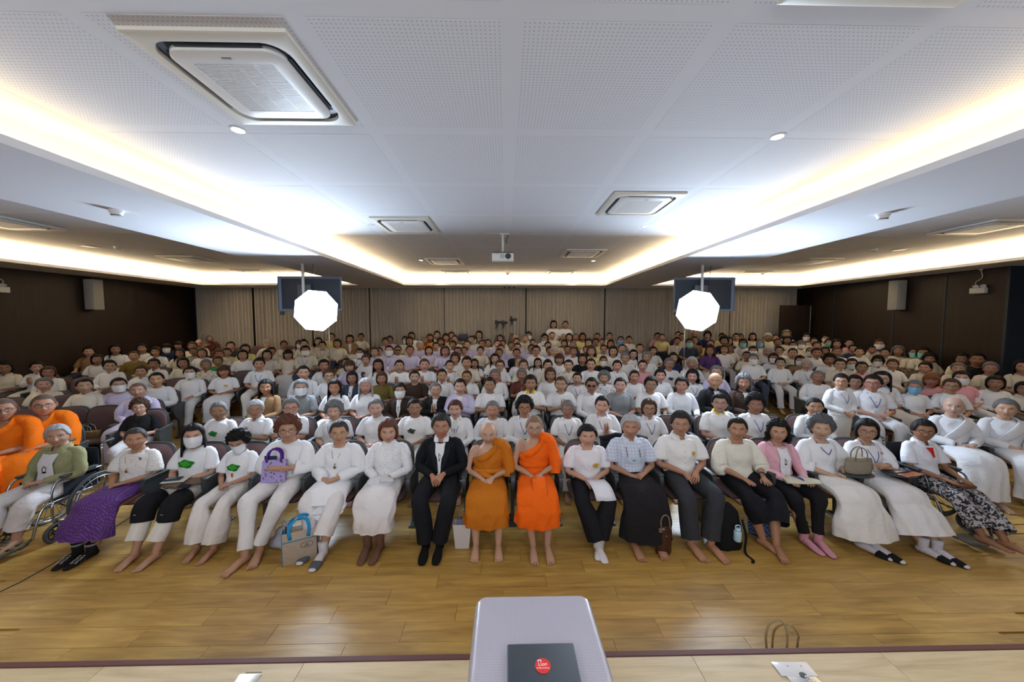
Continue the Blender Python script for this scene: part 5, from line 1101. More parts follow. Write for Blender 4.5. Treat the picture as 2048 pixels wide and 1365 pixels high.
# 2 lace blouse and purple skirt
LG = ((.07, -.60, .1), (.07, -.60, -.1))
p, er = fp(-4.42, 'smiling person in white lace blouse and long purple woven skirt with black socks', .93, 1.12, (.42, .215, .12), 'T', (.06, .055, .06), yaw=lk(-4.42), old=1, topk='c', topm='lace', topc=(.78, .75, .72), neck=.05, sleeve=1.2, botk='skirt', botm='sarong', botc=(.085, .02, .16), hemz=.22, legs=LG, toes=False, bn='purple_skirt', tn='lace_blouse', flare=1.15)
socks(p, LG, (.012, .012, .014), h=.17); watch(p); pendant(p, er, .80, (.4, .3, .1), (.55, .38, .1)); on(p, er, 'button_badge', MB().cyl((.105, front(.105, .92, .008), .92), (.105, front(.105, .92, .014), .92), .02, 16).mesh('button_badge', 'plain'), (.25, .22, .27))
for s in (-1, 1):
    for k, w_ in enumerate(('SPORT', 'SPORT')): text_on(p, w_, .034, (s * .07 + (.02 if k else -.02), -.715, .061), (0, -.37, 1.50), 'plain', 'sock_lettering', (.6, .6, .62))
    obj('sock_stripes', MB().tube([(s * .07, -.59, .145), (s * .07, -.59, .150)], .0475, n=16, k=1).tube([(s * .07, -.59, .157), (s * .07, -.59, .162)], .0478, n=16, k=1).mesh('sock_stripes', 'plain'), p, col=(.5, .5, .55))
fchair(-4.42, 'front row theatre chair of the person in the purple skirt')
# 3 masked, long black hair, green print
LG = ((.12, -.62, .12), (.10, -.63, -.05)); KN = (.135, -.43, .505)
p, er = fp(-3.74, 'long-haired person in white face mask, green tree T-shirt and black knee braces', .96, 1.05, SKINS[1], 'L', HAIRC['k'], yaw=lk(-3.74), topk='t', sleeve=1.15, botc=(.72, .68, .62), hemz=.20, flare=1.15, legs=LG, knee=KN, bn='capri_trousers')
on(p, er, 'face_mask', mask(), (.78, .80, .84), True); tree_print(p, .0, .83, .065); watch(p, 1, (.02, .02, .02))
for s in (-1, 1): kb = obj('knee_brace', MB().tube([(s * .135, -.30, .535), (s * .137, -.42, .52), (s * .137, -.475, .46), (s * .132, -.51, .36)], [.106, .104, .102, .094], n=20, k=4, caps=(0, 0)).mesh('knee_brace', 'cloth'), p, col=(.01, .01, .012)); obj('brace_disc', MB().cyl((s * .137, -.565, .455), (s * .137, -.574, .452), .022, 14).mesh('brace_disc', 'cloth'), kb, col=(.6, .6, .6))
fchair(-3.74, 'front row theatre chair of the person in knee braces')
t = thing('folded_jacket', 'crumpled taupe jacket lying on the lap of the person with knee braces', 'jacket', (-3.72, Y1, 0)); mb = MB()
for k in range(7): mb.tube([(-.2 + .03 * k, -.14 - .03 * k, .64 + .015 * math.sin(k * 2)), (-.05, -.2 - .02 * k, .665 + .015 * math.sin(k * 3)), (.1, -.16 - .03 * k, .655), (.23 - .02 * k, -.2 - .02 * k, .63)], [.03, .04, .035, .03], [.02, .026, .024, .02], n=9, k=3, side=(0, 1, 0))
obj('fabric', mb.wob(.008, 30).mesh('fabric', 'cloth'), t, col=(.16, .11, .08)); obj('lining', MB().tube([(.0, -.3, .655), (.1, -.33, .66), (.2, -.32, .64)], [.03, .04, .03], .015, n=9, k=3, side=(0, 1, 0)).mesh('lining', 'cloth'), t, col=(.02, .02, .03))
t = thing('notebook', 'dark blue phone case on a pale open notebook held above a lap', 'notebook', (-3.70, Y1 - .27, .70), .2); obj('pages', MB().bbox(-.11, -.075, -.008, .11, .075, 0, .003).mesh('pages', 'plain', 'a'), t, col=(.55, .53, .42)); obj('phone_case', MB().bbox(-.10, -.04, 0, .05, .04, .014, .004).mesh('phone_case', 'gloss', 'a'), t, col=(.02, .03, .08))
# 4 small masked person looking down
LG = ((.115, -.56, .2), (.11, -.58, 0))
p, er = fp(-3.21, 'slight person with short black hair bowing the head, white mask, wide white trousers', .90, .95, SKINS[0], 'C', HAIRC['k'], yaw=lk(-3.21) * .5, tilt=.42, topk='t', sleeve=1.15, botc=(.72, .67, .64), hemz=.13, flare=1.75, legs=LG, bn='wide_trousers')
on(p, er, 'face_mask', mask(), (.78, .80, .84), True); tree_print(p, .01, .83, .06); on(p, er, 'orange_print', patch(blob(0, .745, .022, .7, 1.3, 12), 'cloth', 'orange_print', .012), (.7, .12, .03)); on(p, er, 'wristband', MB().tube([(.085 + .02 * math.cos(a), -.19 - .018 * math.cos(a), .68 + .024 * math.sin(a)) for a in np.linspace(0, 2 * PI, 13)], .003, n=5, k=1, side=None).mesh('wristband', 'plain'), (.7, .7, .7))
on(p, er, 'hair_clip', MB().tube([(-.055, -.088, .068), (-.03, -.105, .072)], .0028, n=5, k=1, side=None).mesh('hair_clip', 'metal'), (.8, .8, .8), True)
fchair(-3.21, 'front row theatre chair of the person bowing the head')
# 5 curly hair, purple bag
LG = ((.05, -.66, -.25), (.02, -.56, .25))
p, er = fp(-2.62, 'stout person with curly brown hair and glasses, sheer white blouse, slim white trousers, barefoot', 1.02, 1.14, (.46, .25, .16), 'C', (.15, .055, .032), pose='cross', yaw=lk(-2.62), topk='q', sleeve=1.25, botc=(.72, .69, .68), hemz=.13, flare=.9, legs=LG)
on(p, er, 'glasses', glasses(), (.15, .1, .1), True); on(p, er, 'wristband', MB().tube([(.085 + .01 * math.cos(a), -.175 + .026 * math.cos(a), .765 + .027 * math.sin(a)) for a in np.linspace(0, 2 * PI, 13)], .004, n=5, k=1, side=None).mesh('wristband', 'plain'), (.12, .03, .02))
fchair(-2.62, 'front row theatre chair of the person hugging a purple bag')
t = thing('small_tote', 'small lilac print tote bag with purple handles hugged on a lap', 'bag', (-2.65, Y1 - .24, .64), .12); obj('bag_body', MB().bbox(-.13, -.018, 0, .13, .018, .25, .012).mesh('bag_body', 'motif', 'a'), t, rot=(-.25, 0, 0), col=(.38, .31, .62))
for q in (-.02, .02): obj('handle', MB().tube([(-.075, q + .05, .22), (-.07, q + .07, .31), (-.03, q + .08, .355), (.03, q + .08, .355), (.07, q + .07, .31), (.075, q + .05, .22)], [.012] * 6, .003, n=8, k=3, side=(1, 0, .2)).mesh('handle', 'cloth'), t, col=(.10, .03, .28))
obj('dark_card', MB().bbox(-.11, .055, .2, .02, .065, .29, .003).mesh('dark_card', 'plain', 'a'), t, col=(.01, .012, .05))
# 6 smock
LG = ((.06, -.52, -.1), (.09, -.62, .0))
p, er = fp(-2.01, 'person with tied-back hair and round glasses in loose white smock, grey-toed white socks', .985, 1.08, (.46, .25, .15), 'T', (.05, .045, .045), yaw=lk(-2.01), topk='l', sleeve=1.5, hem=.50, neck=.05, botc=(.72, .68, .67), hemz=.24, flare=1.35, legs=LG, toes=False, bn='capri_trousers', tn='smock')
on(p, er, 'glasses', glasses(), (.4, .3, .15), True); socks(p, LG, (.62, .60, .64), (.10, .11, .13), .17); pendant(p, er, .79); on(p, er, 'smock_skirt', bottom('skirt', 'cloth', True, ((.1, -.44), (.1, -.44)), .44, (.13, -.36, .535), 1.1), WH); watch(p, 1, (.1, .12, .1))
fchair(-2.01, 'front row theatre chair of the person in the smock')
# 7 lace blouse, white skirt
LG = ((.065, -.53, .05), (.065, -.53, -.05))
p, er = fp(-1.42, 'person with reddish-brown bob in high-necked white lace top and long white skirt', .99, 1.04, SKINS[1], 'J', (.15, .05, .03), yaw=lk(-1.42), smile=.5, topk='l', topm='lace', high=True, sleeve=1.1, botk='skirt', botc=(.72, .68, .68), hemz=.25, flare=.95, legs=LG, toes=False, bn='white_skirt', tn='lace_top')
socks(p, LG, (.15, .075, .05), None, .22, 'stocking'); watch(p, 1, (.45, .36, .2))
fchair(-1.42, 'front row theatre chair of the person in the high-necked lace top')
t = thing('white_bag', 'small white drawstring bag resting on the lap of the lace-topped person', 'bag', (-1.42, Y1 - .27, .63)); obj('bag_body', MB().tube([(0, .0, 0), (0, -.01, .03), (0, -.02, .05)], [.12, .15, .10], [.06, .08, .05], n=18, k=3).wob(.008, 30).mesh('bag_body', 'cloth'), t, col=(.62, .62, .64)); obj('gathered_top', MB().tube([(.02, -.02, .04), (.08, -.04, .06), (.15, -.02, .05)], [.04, .035, .05], [.025, .02, .02], n=10, k=3, side=(0, 1, 0)).mesh('gathered_top', 'cloth'), t, col=(.6, .6, .62))
# 8 man in black suit
LG = ((.075, -.50, .05), (.06, -.50, .0))
p, er = fp(-.78, 'person in black suit with open-collared white shirt and dark shoes', 1.05, 1.06, (.42, .20, .12), 'S', (.035, .033, .034), pose='low', yaw=lk(-.78) * .9, smile=.6, topk='l', topc=(.008, .009, .012), sleeve=1.05, hem=.50, botc=(.010, .011, .014), hemz=.10, flare=1.2, legs=LG, toes=False, tn='suit_jacket', neck=.06)
on(p, er, 'shirt_front', patch([(-.055, .975), (0, .965), (.055, .975), (.045, .88), (.028, .76), (.018, .64), (-.018, .64), (-.028, .76), (-.045, .88)], 'cloth', 'shirt_front', .021), (.75, .76, .8)); on(p, er, 'collar', collar(True), (.75, .76, .8)); on(p, er, 'glasses', glasses(rnd=False), (.3, .3, .3), True)
for s in (-1, 1): on(p, er, 'lapel', MB().tube([(s * .075, front(.075, .955, .018), .965), (s * .075, front(.075, .90, .02), .90), (s * .052, front(.052, .80, .022), .80), (s * .022, front(.02, .66, .022), .66)], [.022, .034, .030, .010], .005, n=8, k=4, side=(1, 0, 0)).mesh('lapel', 'cloth'), (.012, .013, .017)); on(p, er, 'cuff', MB().tube([(s * .088, -.195 - .01 * (s > 0), .672 + .02 * (s > 0)), (s * .074, -.207 - .01 * (s > 0), .668 + .02 * (s > 0))], .034, n=12, k=1, side=None).mesh('cuff', 'cloth'), (.75, .76, .8))
socks(p, LG, (.006, .006, .007), None, .15, 'shoe')
fchair(-.78, 'front row theatre chair of the person in the black suit')
# 9, 10 monks
for k, (x, sc, wd, col, lab, tl, sk) in enumerate(((-.21, .97, 1.08, (.52, .155, .010), 'elderly shaven-headed person in brownish orange robe with knotted belt, barefoot', .12, (.52, .31, .21)), (.35, 1.035, 1.0, (.85, .13, .006), 'shaven-headed person with round glasses in bright orange robe, barefoot', .08, (.46, .27, .18)))):
    LG = ((.105, -.54, -.02), (.125, -.54, .05)) if k == 0 else ((.055, -.54, .0), (.095, -.54, .08))
    p, er = fp(x, lab, sc, wd, sk, 'Z' if k else None, (.30, .18, .12), pose='low', yaw=lk(x) * .8, tilt=tl, smile=.9 if k == 0 else .4, old=1 - k, topk=None, botk=None, legs=LG, remesh=True)
    a = robe_meshes(True); obj('robe', a[0], p, col=col); obj('robe_skirt', a[1], p, col=col); obj('shoulder_fold', a[2], p, col=col)
    if k == 0: obj('belt_knot', knot_mesh(), p, col=(.56, .18, .012))
    else:
        obj('belt', MB().tube([(-.185, .02, .735), (-.12, front(-.12, .735, .012), .735), (0, front(0, .735, .014), .735), (.12, front(.12, .735, .012), .735), (.185, .02, .735)], [.026] * 5, .006, n=10, k=3, side=(0, 0, 1)).mesh('belt', 'cloth'), p, col=col); obj('hanging_fold', MB().tube([(.02, -.20, .665), (.02, -.36, .672), (.02, -.50, .60), (.02, -.535, .52)], [.07, .075, .08, .075], .008, n=12, k=4).wob(.004).mesh('hanging_fold', 'cloth'), p, col=col)
    on(p, er, 'glasses', glasses(), (.45, .42, .4) if k == 0 else (.25, .22, .2), True)
    fchair(x, 'front row theatre chair of the person in the %s robe' % ('brownish orange' if k == 0 else 'bright orange'))
# 11 boy
LG = ((.01, -.60, .12), (.03, -.56, -.35))
p, er = fp(1.0, 'young person in white V-neck T-shirt with gold print, black trousers, white socks, ankles crossed', .935, 1.12, (.52, .30, .21), 'S', HAIRC['k'], pose='low', yaw=lk(1.0) * .4, smile=.2, headw=1.12, topk='t', topc=(.78, .74, .78), sleeve=1.15, neck=.06, botc=(.010, .010, .013), hemz=.13, flare=1.45, legs=LG, toes=False)
socks(p, LG, (.68, .66, .68), None, .15); on(p, er, 'gold_print', patch(blob(.075, .80, .035, 1.1, .9, 16, .2), 'cloth', 'gold_print', .011), (.62, .38, .05))
fchair(1.0, 'front row theatre chair of the young person with paper sheets')
t = thing('paper_sheets', 'white paper sheets hanging from the hands of the young person', 'paper', (1.03, Y1 - .25, .63)); mb = MB(); V = [(-.10 + .2 * i / 4 + .05 * j / 4, -.05 * j - .02 * math.sin(j), .015 - .002 * j ** 2.6 + .004 * math.sin(i * 2)) for j in range(6) for i in range(5)]; mb.add(V, [(j * 5 + i, j * 5 + i + 1, (j + 1) * 5 + i + 1, (j + 1) * 5 + i) for j in range(5) for i in range(4)])
o = obj('sheet', mb.mesh('sheet', 'plain'), t, col=(.75, .74, .8)); o.modifiers.new('th', 'SOLIDIFY').thickness = .002; o2 = obj('sheet', o.data, t, (.012, .004, -.004), (0, 0, .05), (.68, .68, .74)); o2.modifiers.new('th', 'SOLIDIFY').thickness = .002
# 12 white-haired person, mask on chest
LG = ((.12, -.52, .05), (.13, -.50, -.1))
p, er = fp(1.53, 'white-haired person in pale blue plaid shirt with face mask hanging on the chest', 1.03, 1.08, (.40, .20, .12), 'S', (.48, .48, .50), yaw=lk(1.53), smile=.6, old=1, topk='c', topm='plaid', topc=(.66, .70, .80), sleeve=1.15, botk='skirt', botc=(.014, .012, .014), hemz=.13, flare=1.15, legs=LG, bn='black_skirt')
on(p, er, 'collar', collar(True), (.66, .70, .80)); m_ = on(p, er, 'hanging_mask', patch([(-.07, .835), (.07, .83), (.072, .765), (.0, .755), (-.066, .77)], 'cloth', 'hanging_mask', .018), (.52, .62, .72)); mb = MB()
for s in (-1, 1): mb.tube([(s * .05, .05, 1.015), (s * .068, -.02, .97), (s * .07, front(.07, .9, .012), .90), (s * .068, front(.068, .83, .015), .83)], .0035, n=5, k=3, side=None)
obj('mask_strap', mb.mesh('mask_strap', 'plain'), m_, col=(.02, .02, .03)); fchair(1.53, 'front row theatre chair of the person in the plaid shirt')
tag(obj('draped_jacket', MB().tube([(-.30, .27, .93), (0, .275, .97), (.30, .27, .92)], [.05, .055, .06], [.05, .05, .05], n=14, k=4, side=(0, 1, 0)).tube([(0, .32, .95), (0, .33, .75), (0, .32, .55)], [.27, .28, .26], .03, n=16, k=3).tube([(-.26, .20, .94), (-.27, .16, .82), (-.28, .15, .68)], [.05, .06, .05], .03, n=10, k=3).wob(.01, 18).mesh('draped_jacket', 'cloth'), None, (1.53, Y1, 0), col=(.008, .008, .009)), 'black jacket draped over the chair back behind the plaid shirt', 'jacket')
# 13 man in white polo
LG = ((.115, -.52, .15), (.06, -.54, .2))
p, er = fp(2.15, 'person with dark tousled hair and glasses in white polo shirt, grey trousers, barefoot', 1.06, 1.10, (.42, .21, .125), 'S', (.03, .026, .026), pose='low', yaw=lk(2.15), smile=.4, old=.6, topk='c', topc=(.80, .78, .76), sleeve=1.2, neck=.05, botc=(.035, .036, .042), hemz=.12, flare=1.25, legs=LG, tn='polo_shirt')
on(p, er, 'collar', collar(True), (.80, .78, .76)); on(p, er, 'glasses', glasses(rnd=False), (.35, .3, .25), True); on(p, er, 'gold_emblem', patch(blob(.09, .84, .02, 1, 1.1, 14, .1), 'cloth', 'gold_emblem', .012), (.70, .36, .04)); watch(p, 1, (.03, .03, .03)); on(p, er, 'buttons', placket(), (.6, .6, .6))
fchair(2.15, 'front row theatre chair of the person in the white polo shirt')
# 14 woman, puff sleeves
LG = ((.02, -.50, .35), (.05, -.60, -.25))
p, er = fp(2.86, 'person in cream blouse with puffed sleeves and black culottes, bare feet crossed', 1.0, 1.08, (.40, .205, .12), 'T', HAIRC['k'], pose='knee', yaw=lk(2.86), smile=.6, topk='p', topc=(.74, .70, .60), sleeve=1.15, neck=.07, botc=(.010, .010, .014), hemz=.30, flare=1.7, legs=LG, bn='culottes', tn='blouse')
watch(p, 1, (.02, .02, .02), (.12, -.25, .69)); fchair(2.86, 'front row theatre chair of the person with puffed sleeves')
# 15 pink cardigan
LG = ((.05, -.50, .1), (.075, -.54, -.1))
p, er = fp(3.37, 'person with wavy black hair in pink cardigan, black leggings and pink socks', .965, 1.02, (.48, .26, .165), 'W', HAIRC['k'], pose='knee', yaw=lk(3.37), topk='l', topc=(.72, .40, .46), botc=(.010, .010, .012), hemz=.14, flare=.85, legs=LG, toes=False, tn='cardigan', neck=.06, bn='leggings')
on(p, er, 'inner_shirt', patch([(-.06, .965), (0, .95), (.06, .965), (.065, .85), (.06, .72), (.05, .62), (-.05, .62), (-.06, .72), (-.065, .85)], 'cloth', 'inner_shirt', .020), (.76, .76, .78)); pendant(p, er, .79); socks(p, LG, (.62, .28, .36), None, .16); on(p, er, 'line_print', patch(blob(0, .70, .028, 1.4, .5, 16, .4), 'cloth', 'line_print', .018), (.3, .3, .32))
fchair(3.37, 'front row theatre chair of the person in the pink cardigan')
t = thing('cream_bag', 'cream cloth bag with navy stripes lying on black-clad knees', 'bag', (3.38, Y1 - .30, .622)); obj('bag_body', MB().tube([(-.17, 0, .02), (-.05, -.02, .03), (.08, -.03, .03), (.2, -.05, .02)], [.07, .09, .09, .06], .022, n=14, k=3, side=(0, 1, 0)).wob(.006, 25).mesh('bag_body', 'cloth'), t, col=(.60, .55, .42)); obj('stripe', MB().tube([(-.03, .06, .05), (-.01, -.02, .057), (.0, -.08, .045)], [.02, .02, .02], .003, n=6, k=3, side=(1, 0, 0)).mesh('stripe', 'cloth'), t, col=(.05, .05, .25))
# 16 grey hair, long skirt, handbag
LG = ((.03, -.58, .45), (.06, -.62, .35)); KN = (.12, -.44, .515)
p, er = fp(3.91, 'grey-haired person in white blouse and long white skirt resting behind a taupe handbag', 1.0, 1.08, (.52, .32, .22), 'C', (.13, .13, .135), yaw=lk(3.91), old=1, smile=.7, topk='q', sleeve=1.4, neck=.06, botk='skirt', botc=(.74, .71, .68), hemz=.14, flare=1.35, legs=LG, knee=KN, toes=False, bn='long_skirt', tn='blouse')
socks(p, LG, (.62, .60, .66), (.01, .01, .012), .15); mb = MB()
for s in (-1, 1): mb.tube([(s * .05, .05, 1.01), (s * .068, -.02, .98), (s * .045, front(.045, .91, .007), .91), (0, front(0, .86, .008), .86)], .005, .003, n=5, k=3, side=None)
on(p, er, 'lanyard', mb.mesh('lanyard', 'plain'), (.05, .06, .28)); fchair(3.91, 'front row theatre chair of the grey-haired person behind the handbag')
t = thing('handbag', 'taupe handbag with two handles standing on a writing tablet', 'bag', (4.12, Y1 - .26, .702)); obj('bag_body', MB().tube([(0, 0, 0), (0, 0, .02), (0, 0, .10), (0, 0, .175), (0, 0, .18)], [.13, .155, .165, .150, .145], [.05, .062, .055, .03, .028], n=24, k=3).wob(.003, 40).mesh('bag_body', 'cloth'), t, col=(.27, .23, .17))
for q in (-.03, .03): obj('handle', MB().tube([(-.07, q, .16), (-.065, q, .24), (-.03, q * .6, .30), (.03, q * .6, .30), (.065, q, .24), (.07, q, .16)], .006, n=6, k=3, side=None).mesh('handle', 'cloth'), t, col=(.24, .19, .13))
obj('tassel', MB().tube([(.12, -.06, .12), (.125, -.068, .09), (.125, -.07, .04)], [.003, .012, .016], n=8, k=2, side=(1, 0, 0)).mesh('tassel', 'plain'), t, col=(.4, .36, .3)); obj('seam', MB().tube([(0, 0, .150), (0, 0, .154)], .157, .042, n=24, k=1).mesh('seam', 'cloth'), t, col=(.2, .17, .12))
def tablet(x, lab): return tag(obj('writing_tablet', MB().tube([(0, 0, 0), (0, 0, .006), (0, 0, .012)], [.17, .178, .17], [.12, .125, .12], n=32, k=1).bbox(.13, -.02, -.03, .19, .12, .0, .01).mesh('writing_tablet', 'chairshell', 'a'), None, (x, Y1 - .26, .688)), lab, 'writing tablet', 'folding writing tablets')
tablet(4.10, 'dark oval writing tablet folded out under the taupe handbag')
# 17 glasses, lanyard, booklet
LG = ((.03, -.68, .35), (.07, -.72, .25))
p, er = fp(4.49, 'smiling person with black bob and glasses in white blouse, blue lanyard, long white skirt', .97, 1.06, (.46, .26, .16), 'J', HAIRC['k'], pose='cross', yaw=lk(4.49), topk='q', sleeve=1.35, neck=.06, botk='skirt', botc=(.72, .69, .68), hemz=.20, flare=1.2, legs=LG, knee=KN, toes=False, bn='long_skirt', tn='blouse')
on(p, er, 'glasses', glasses(), (.12, .05, .04), True); on(p, er, 'lanyard', lanyard(), (.05, .07, .35)); on(p, er, 'name_badge', badge(), (.74, .76, .8)); on(p, er, 'button_badge', MB().cyl((.10, front(.10, .89, .008), .89), (.10, front(.10, .89, .014), .89), .018, 14).mesh('button_badge', 'plain'), (.6, .3, .32)); socks(p, LG, (.62, .60, .68), (.01, .01, .012), .17)
fchair(4.49, 'front row theatre chair of the smiling person with the booklet', True); tablet(4.62, 'dark oval writing tablet folded out under the colourful booklet')
t = thing('booklet', 'colourful printed booklet with navy and orange cover on a writing tablet', 'booklet', (4.66, Y1 - .27, .702), .25); obj('cover', MB().bbox(-.15, -.10, 0, .15, .10, .008, .002).mesh('cover', 'gloss', 'a'), t, col=(.05, .06, .16)); obj('orange_band', MB().box(-.14, -.095, .008, .145, -.02, .0088).mesh('orange_band', 'motif', False), t, col=(.62, .20, .07)); obj('second_booklet', MB().bbox(-.13, .0, .0088, .10, .095, .016, .002).mesh('second_booklet', 'gloss', 'a'), t, col=(.16, .09, .05))
# 18 right wheelchair
LG = ((.09, -.66, .35), (.05, -.74, .30)); KN = (.12, -.46, .50)
p, er = fp(5.21, 'person with messy black hair and glasses, red-trimmed white polo, patterned trousers, in wheelchair', .965, .98, (.33, .16, .09), 'S', HAIRC['k'], pose='knee', yaw=lk(5.21) * .9, smile=0, old=.7, topk='c', topc=(.76, .76, .80), sleeve=1.15, neck=.06, botm='batik', botc=(.012, .012, .014), hemz=.26, flare=1.4, legs=LG, knee=KN, footz=.10, tn='polo_shirt', bn='patterned_trousers')
on(p, er, 'glasses', glasses(rnd=False), (.05, .03, .03), True); on(p, er, 'collar', collar(True), (.76, .76, .8)); on(p, er, 'red_placket', patch([(-.05, .955), (.05, .955), (.02, .91), (.012, .85), (-.012, .85), (-.02, .91)], 'cloth', 'red_placket', .016), (.60, .015, .02)); obj('small_pouch', MB().bbox(-.07, -.45, .60, .12, -.33, .64, .015).mesh('small_pouch', 'cloth', 'a'), p, col=(.13, .06, .035))

# ---------------------------------------------------------------- wheelchairs
def wheel(parent, x, y, R, w_, spokes, name, rim):
    W = obj(name, MB().tube([(x, y + R * math.cos(a), R + R * math.sin(a)) for a in np.linspace(0, 2 * PI, 33)], w_, n=8, k=1, side=(1, 0, 0)).mesh(name, 'chairshell'), parent); q = R - w_ * 1.2
    obj('rim', MB().tube([(x, y + q * math.cos(a), R + q * math.sin(a)) for a in np.linspace(0, 2 * PI, 33)], w_ * .6, n=6, k=1, side=(1, 0, 0)).mesh('rim', 'metal'), W, col=rim)
    mb = MB().cyl((x - .03, y, R), (x + .03, y, R), .02 if R > .2 else .025, 10)
    for i in range(spokes): a = 2 * PI * i / spokes; mb.tube([(x, y, R), (x, y + q * math.cos(a), R + q * math.sin(a))], .003 if R > .2 else .010, n=5, k=1, side=(1, 0, 0))
    obj('spokes', mb.mesh('spokes', 'metal' if R > .2 else 'chairshell'), W, col=rim); return W
def wheelchair(x, y, label, col, seatc):
    t = thing('wheelchair', label, 'wheelchair', (x, y, 0), group='wheelchairs at the ends of the front row')
    obj('seat', MB().bbox(-.22, -.24, .425, .22, .20, .455, .012).mesh('seat', 'cloth', 'a'), t, col=seatc); obj('backrest', MB().bbox(-.22, .20, .46, .22, .225, .90, .01).mesh('backrest', 'cloth', 'a'), t, col=seatc)
    for s in (-1, 1):
        X = s * .245; fr = obj('side_frame', MB().tube([(X, .235, .93), (X, .235, .70), (X, .23, .20), (X, .18, .14)], .0115, n=8, k=3, side=None).tube([(X, .23, .44), (X, -.26, .44), (X, -.34, .42), (X, -.40, .30), (X, -.45, .12)], .012, n=8, k=3, side=None).tube([(X, .22, .20), (X, -.22, .20), (X, -.27, .26), (X, -.27, .44)], .011, n=8, k=3, side=None).mesh('side_frame', 'metal'), t, col=col)
        obj('push_handle', MB().tube([(X, .235, .90), (X, .25, .94), (X, .30, .95), (X, .37, .95)], [.013, .014, .016, .016], n=8, k=2, side=None).mesh('push_handle', 'chairshell'), t)
        ar = obj('armrest', MB().bbox(X - .03, -.18, .675, X + .03, .17, .705, .012).mesh('armrest', 'chairshell', 'a'), t); obj('arm_tube', MB().tube([(X, .235, .66), (X, .10, .665), (X, -.17, .67), (X, -.24, .62), (X, -.27, .52), (X, -.27, .44)], .011, n=8, k=3, side=None).mesh('arm_tube', 'metal'), ar, col=col)
        obj('side_guard', MB().box(X - .004, -.16, .46, X + .004, .16, .62).mesh('side_guard', 'plain', False), t, col=seatc)
        w1 = wheel(t, X + s * .045, .13, .30, .016, 20, 'rear_wheel', col); obj('hand_rim', MB().tube([(X + s * .085, .13 + .265 * math.cos(a), .30 + .265 * math.sin(a)) for a in np.linspace(0, 2 * PI, 33)], .008, n=6, k=1, side=(1, 0, 0)).mesh('hand_rim', 'metal'), w1, col=col)
        wheel(t, X + s * .02, -.27, .095, .018, 6, 'caster_wheel', (.08, .08, .08)); obj('caster_fork', MB().tube([(X, -.24, .24), (X, -.24, .20), (X + s * .045, -.26, .17), (X + s * .045, -.27, .095)], .010, n=6, k=2, side=None).mesh('caster_fork', 'metal'), t, col=(.12, .12, .12))
        obj('footplate', MB().bbox(s * .03 if s > 0 else -.20, -.66, .062, .20 if s > 0 else -.03, -.44, .075, .006).tube([(X, -.45, .14), (X * .9, -.50, .08), (s * .19, -.52, .069)], .011, n=8, k=2, side=None).mesh('footplate', 'chairshell', 'a'), t)
    obj('cross_brace', MB().cyl((-.24, -.05, .20), (.24, -.05, .43), .010, 8).cyl((.24, -.03, .20), (-.24, -.03, .43), .010, 8).mesh('cross_brace', 'metal'), t, col=col); return t
wheelchair(-5.33, Y1, 'silver-framed wheelchair under the person in the olive jacket at far left', (.42, .44, .48), (.015, .02, .03))
wheelchair(5.21, Y1, 'grey-framed wheelchair under the person in patterned trousers at right', (.16, .18, .19), (.012, .012, .014))

# ---------------------------------------------------------------- bags and things on the floor
t = thing('tote_bag', 'cream and bright blue shopping tote standing on the floor beside grey-toed socks', 'bag', (-2.15, 3.50, 0), .45)
obj('front_panel', MB().bbox(-.14, -.062, 0, .16, -.056, .33, .003).mesh('front_panel', 'cloth', 'a'), t, col=(.44, .37, .30)); obj('back_panel', MB().bbox(-.14, .056, 0, .16, .062, .33, .003).mesh('back_panel', 'cloth', 'a'), t, col=(.44, .37, .30)); obj('bottom_panel', MB().box(-.14, -.06, 0, .16, .06, .008).mesh('bottom_panel', 'cloth', False), t, col=(.04, .24, .42))
obj('blue_side_panel', MB().bbox(-.145, -.063, 0, -.138, .063, .33, .003).mesh('blue_side_panel', 'cloth', 'a'), t, col=(.015, .22, .42)); obj('right_side_panel', MB().bbox(.158, -.063, 0, .164, .063, .33, .003).mesh('right_side_panel', 'cloth', 'a'), t, col=(.42, .35, .29))
for q in (-.066, .066): obj('handle', MB().tube([(-.07, q, .26), (-.08, q, .37), (-.02, q * .6, .44), (.07, q * .6, .44), (.10, q, .36), (.09, q, .26)], [.016] * 6, .003, n=8, k=3, side=(.8, 0, .3)).mesh('handle', 'cloth'), t, col=(.02, .28, .60))
obj('pocket_trim', MB().box(-.138, -.0665, .235, .16, -.062, .242).mesh('pocket_trim', 'cloth', False), t, col=(.04, .24, .42))
rg = obj('round_logo', MB().tube([(.075 + .055 * math.cos(a), -.066, .175 + .032 * math.sin(a)) for a in np.linspace(0, 2 * PI, 25)], .0016, n=4, k=1, side=None).mesh('round_logo', 'plain'), t, col=(.02, .02, .03)); text_on(rg, 'J.S', .026, (.075, -.0665, .184), (PI / 2, 0, 0), 'plain', col=(.02, .02, .03)); text_on(rg, 'INTER', .017, (.075, -.0665, .162), (PI / 2, 0, 0), 'plain', col=(.02, .02, .03))
obj('pens', MB().cyl((-.11, 0, .28), (-.11, .01, .37), .008, 8).cyl((-.08, -.02, .28), (-.085, -.02, .375), .009, 8).mesh('pens', 'plain'), t, col=(.01, .01, .01))
t = thing('plastic_bag', 'crumpled pale grey plastic bag behind the blue tote', 'bag', (-2.42, 3.74, 0)); obj('bag_body', MB().tube([(0, 0, .01), (0, 0, .06), (0, .0, .13), (.02, 0, .19), (.03, 0, .21)], [.16, .18, .13, .06, .03], [.10, .11, .08, .04, .02], n=20, k=3, fold=(.02, 6, .5)).wob(.02, 22).mesh('bag_body', 'gloss'), t, col=(.45, .46, .52)); obj('handles', MB().tube([(.0, 0, .18), (-.05, .0, .24), (-.02, 0, .27), (.04, 0, .20)], .012, .004, n=6, k=3, side=None).mesh('handles', 'gloss'), t, col=(.45, .46, .52))
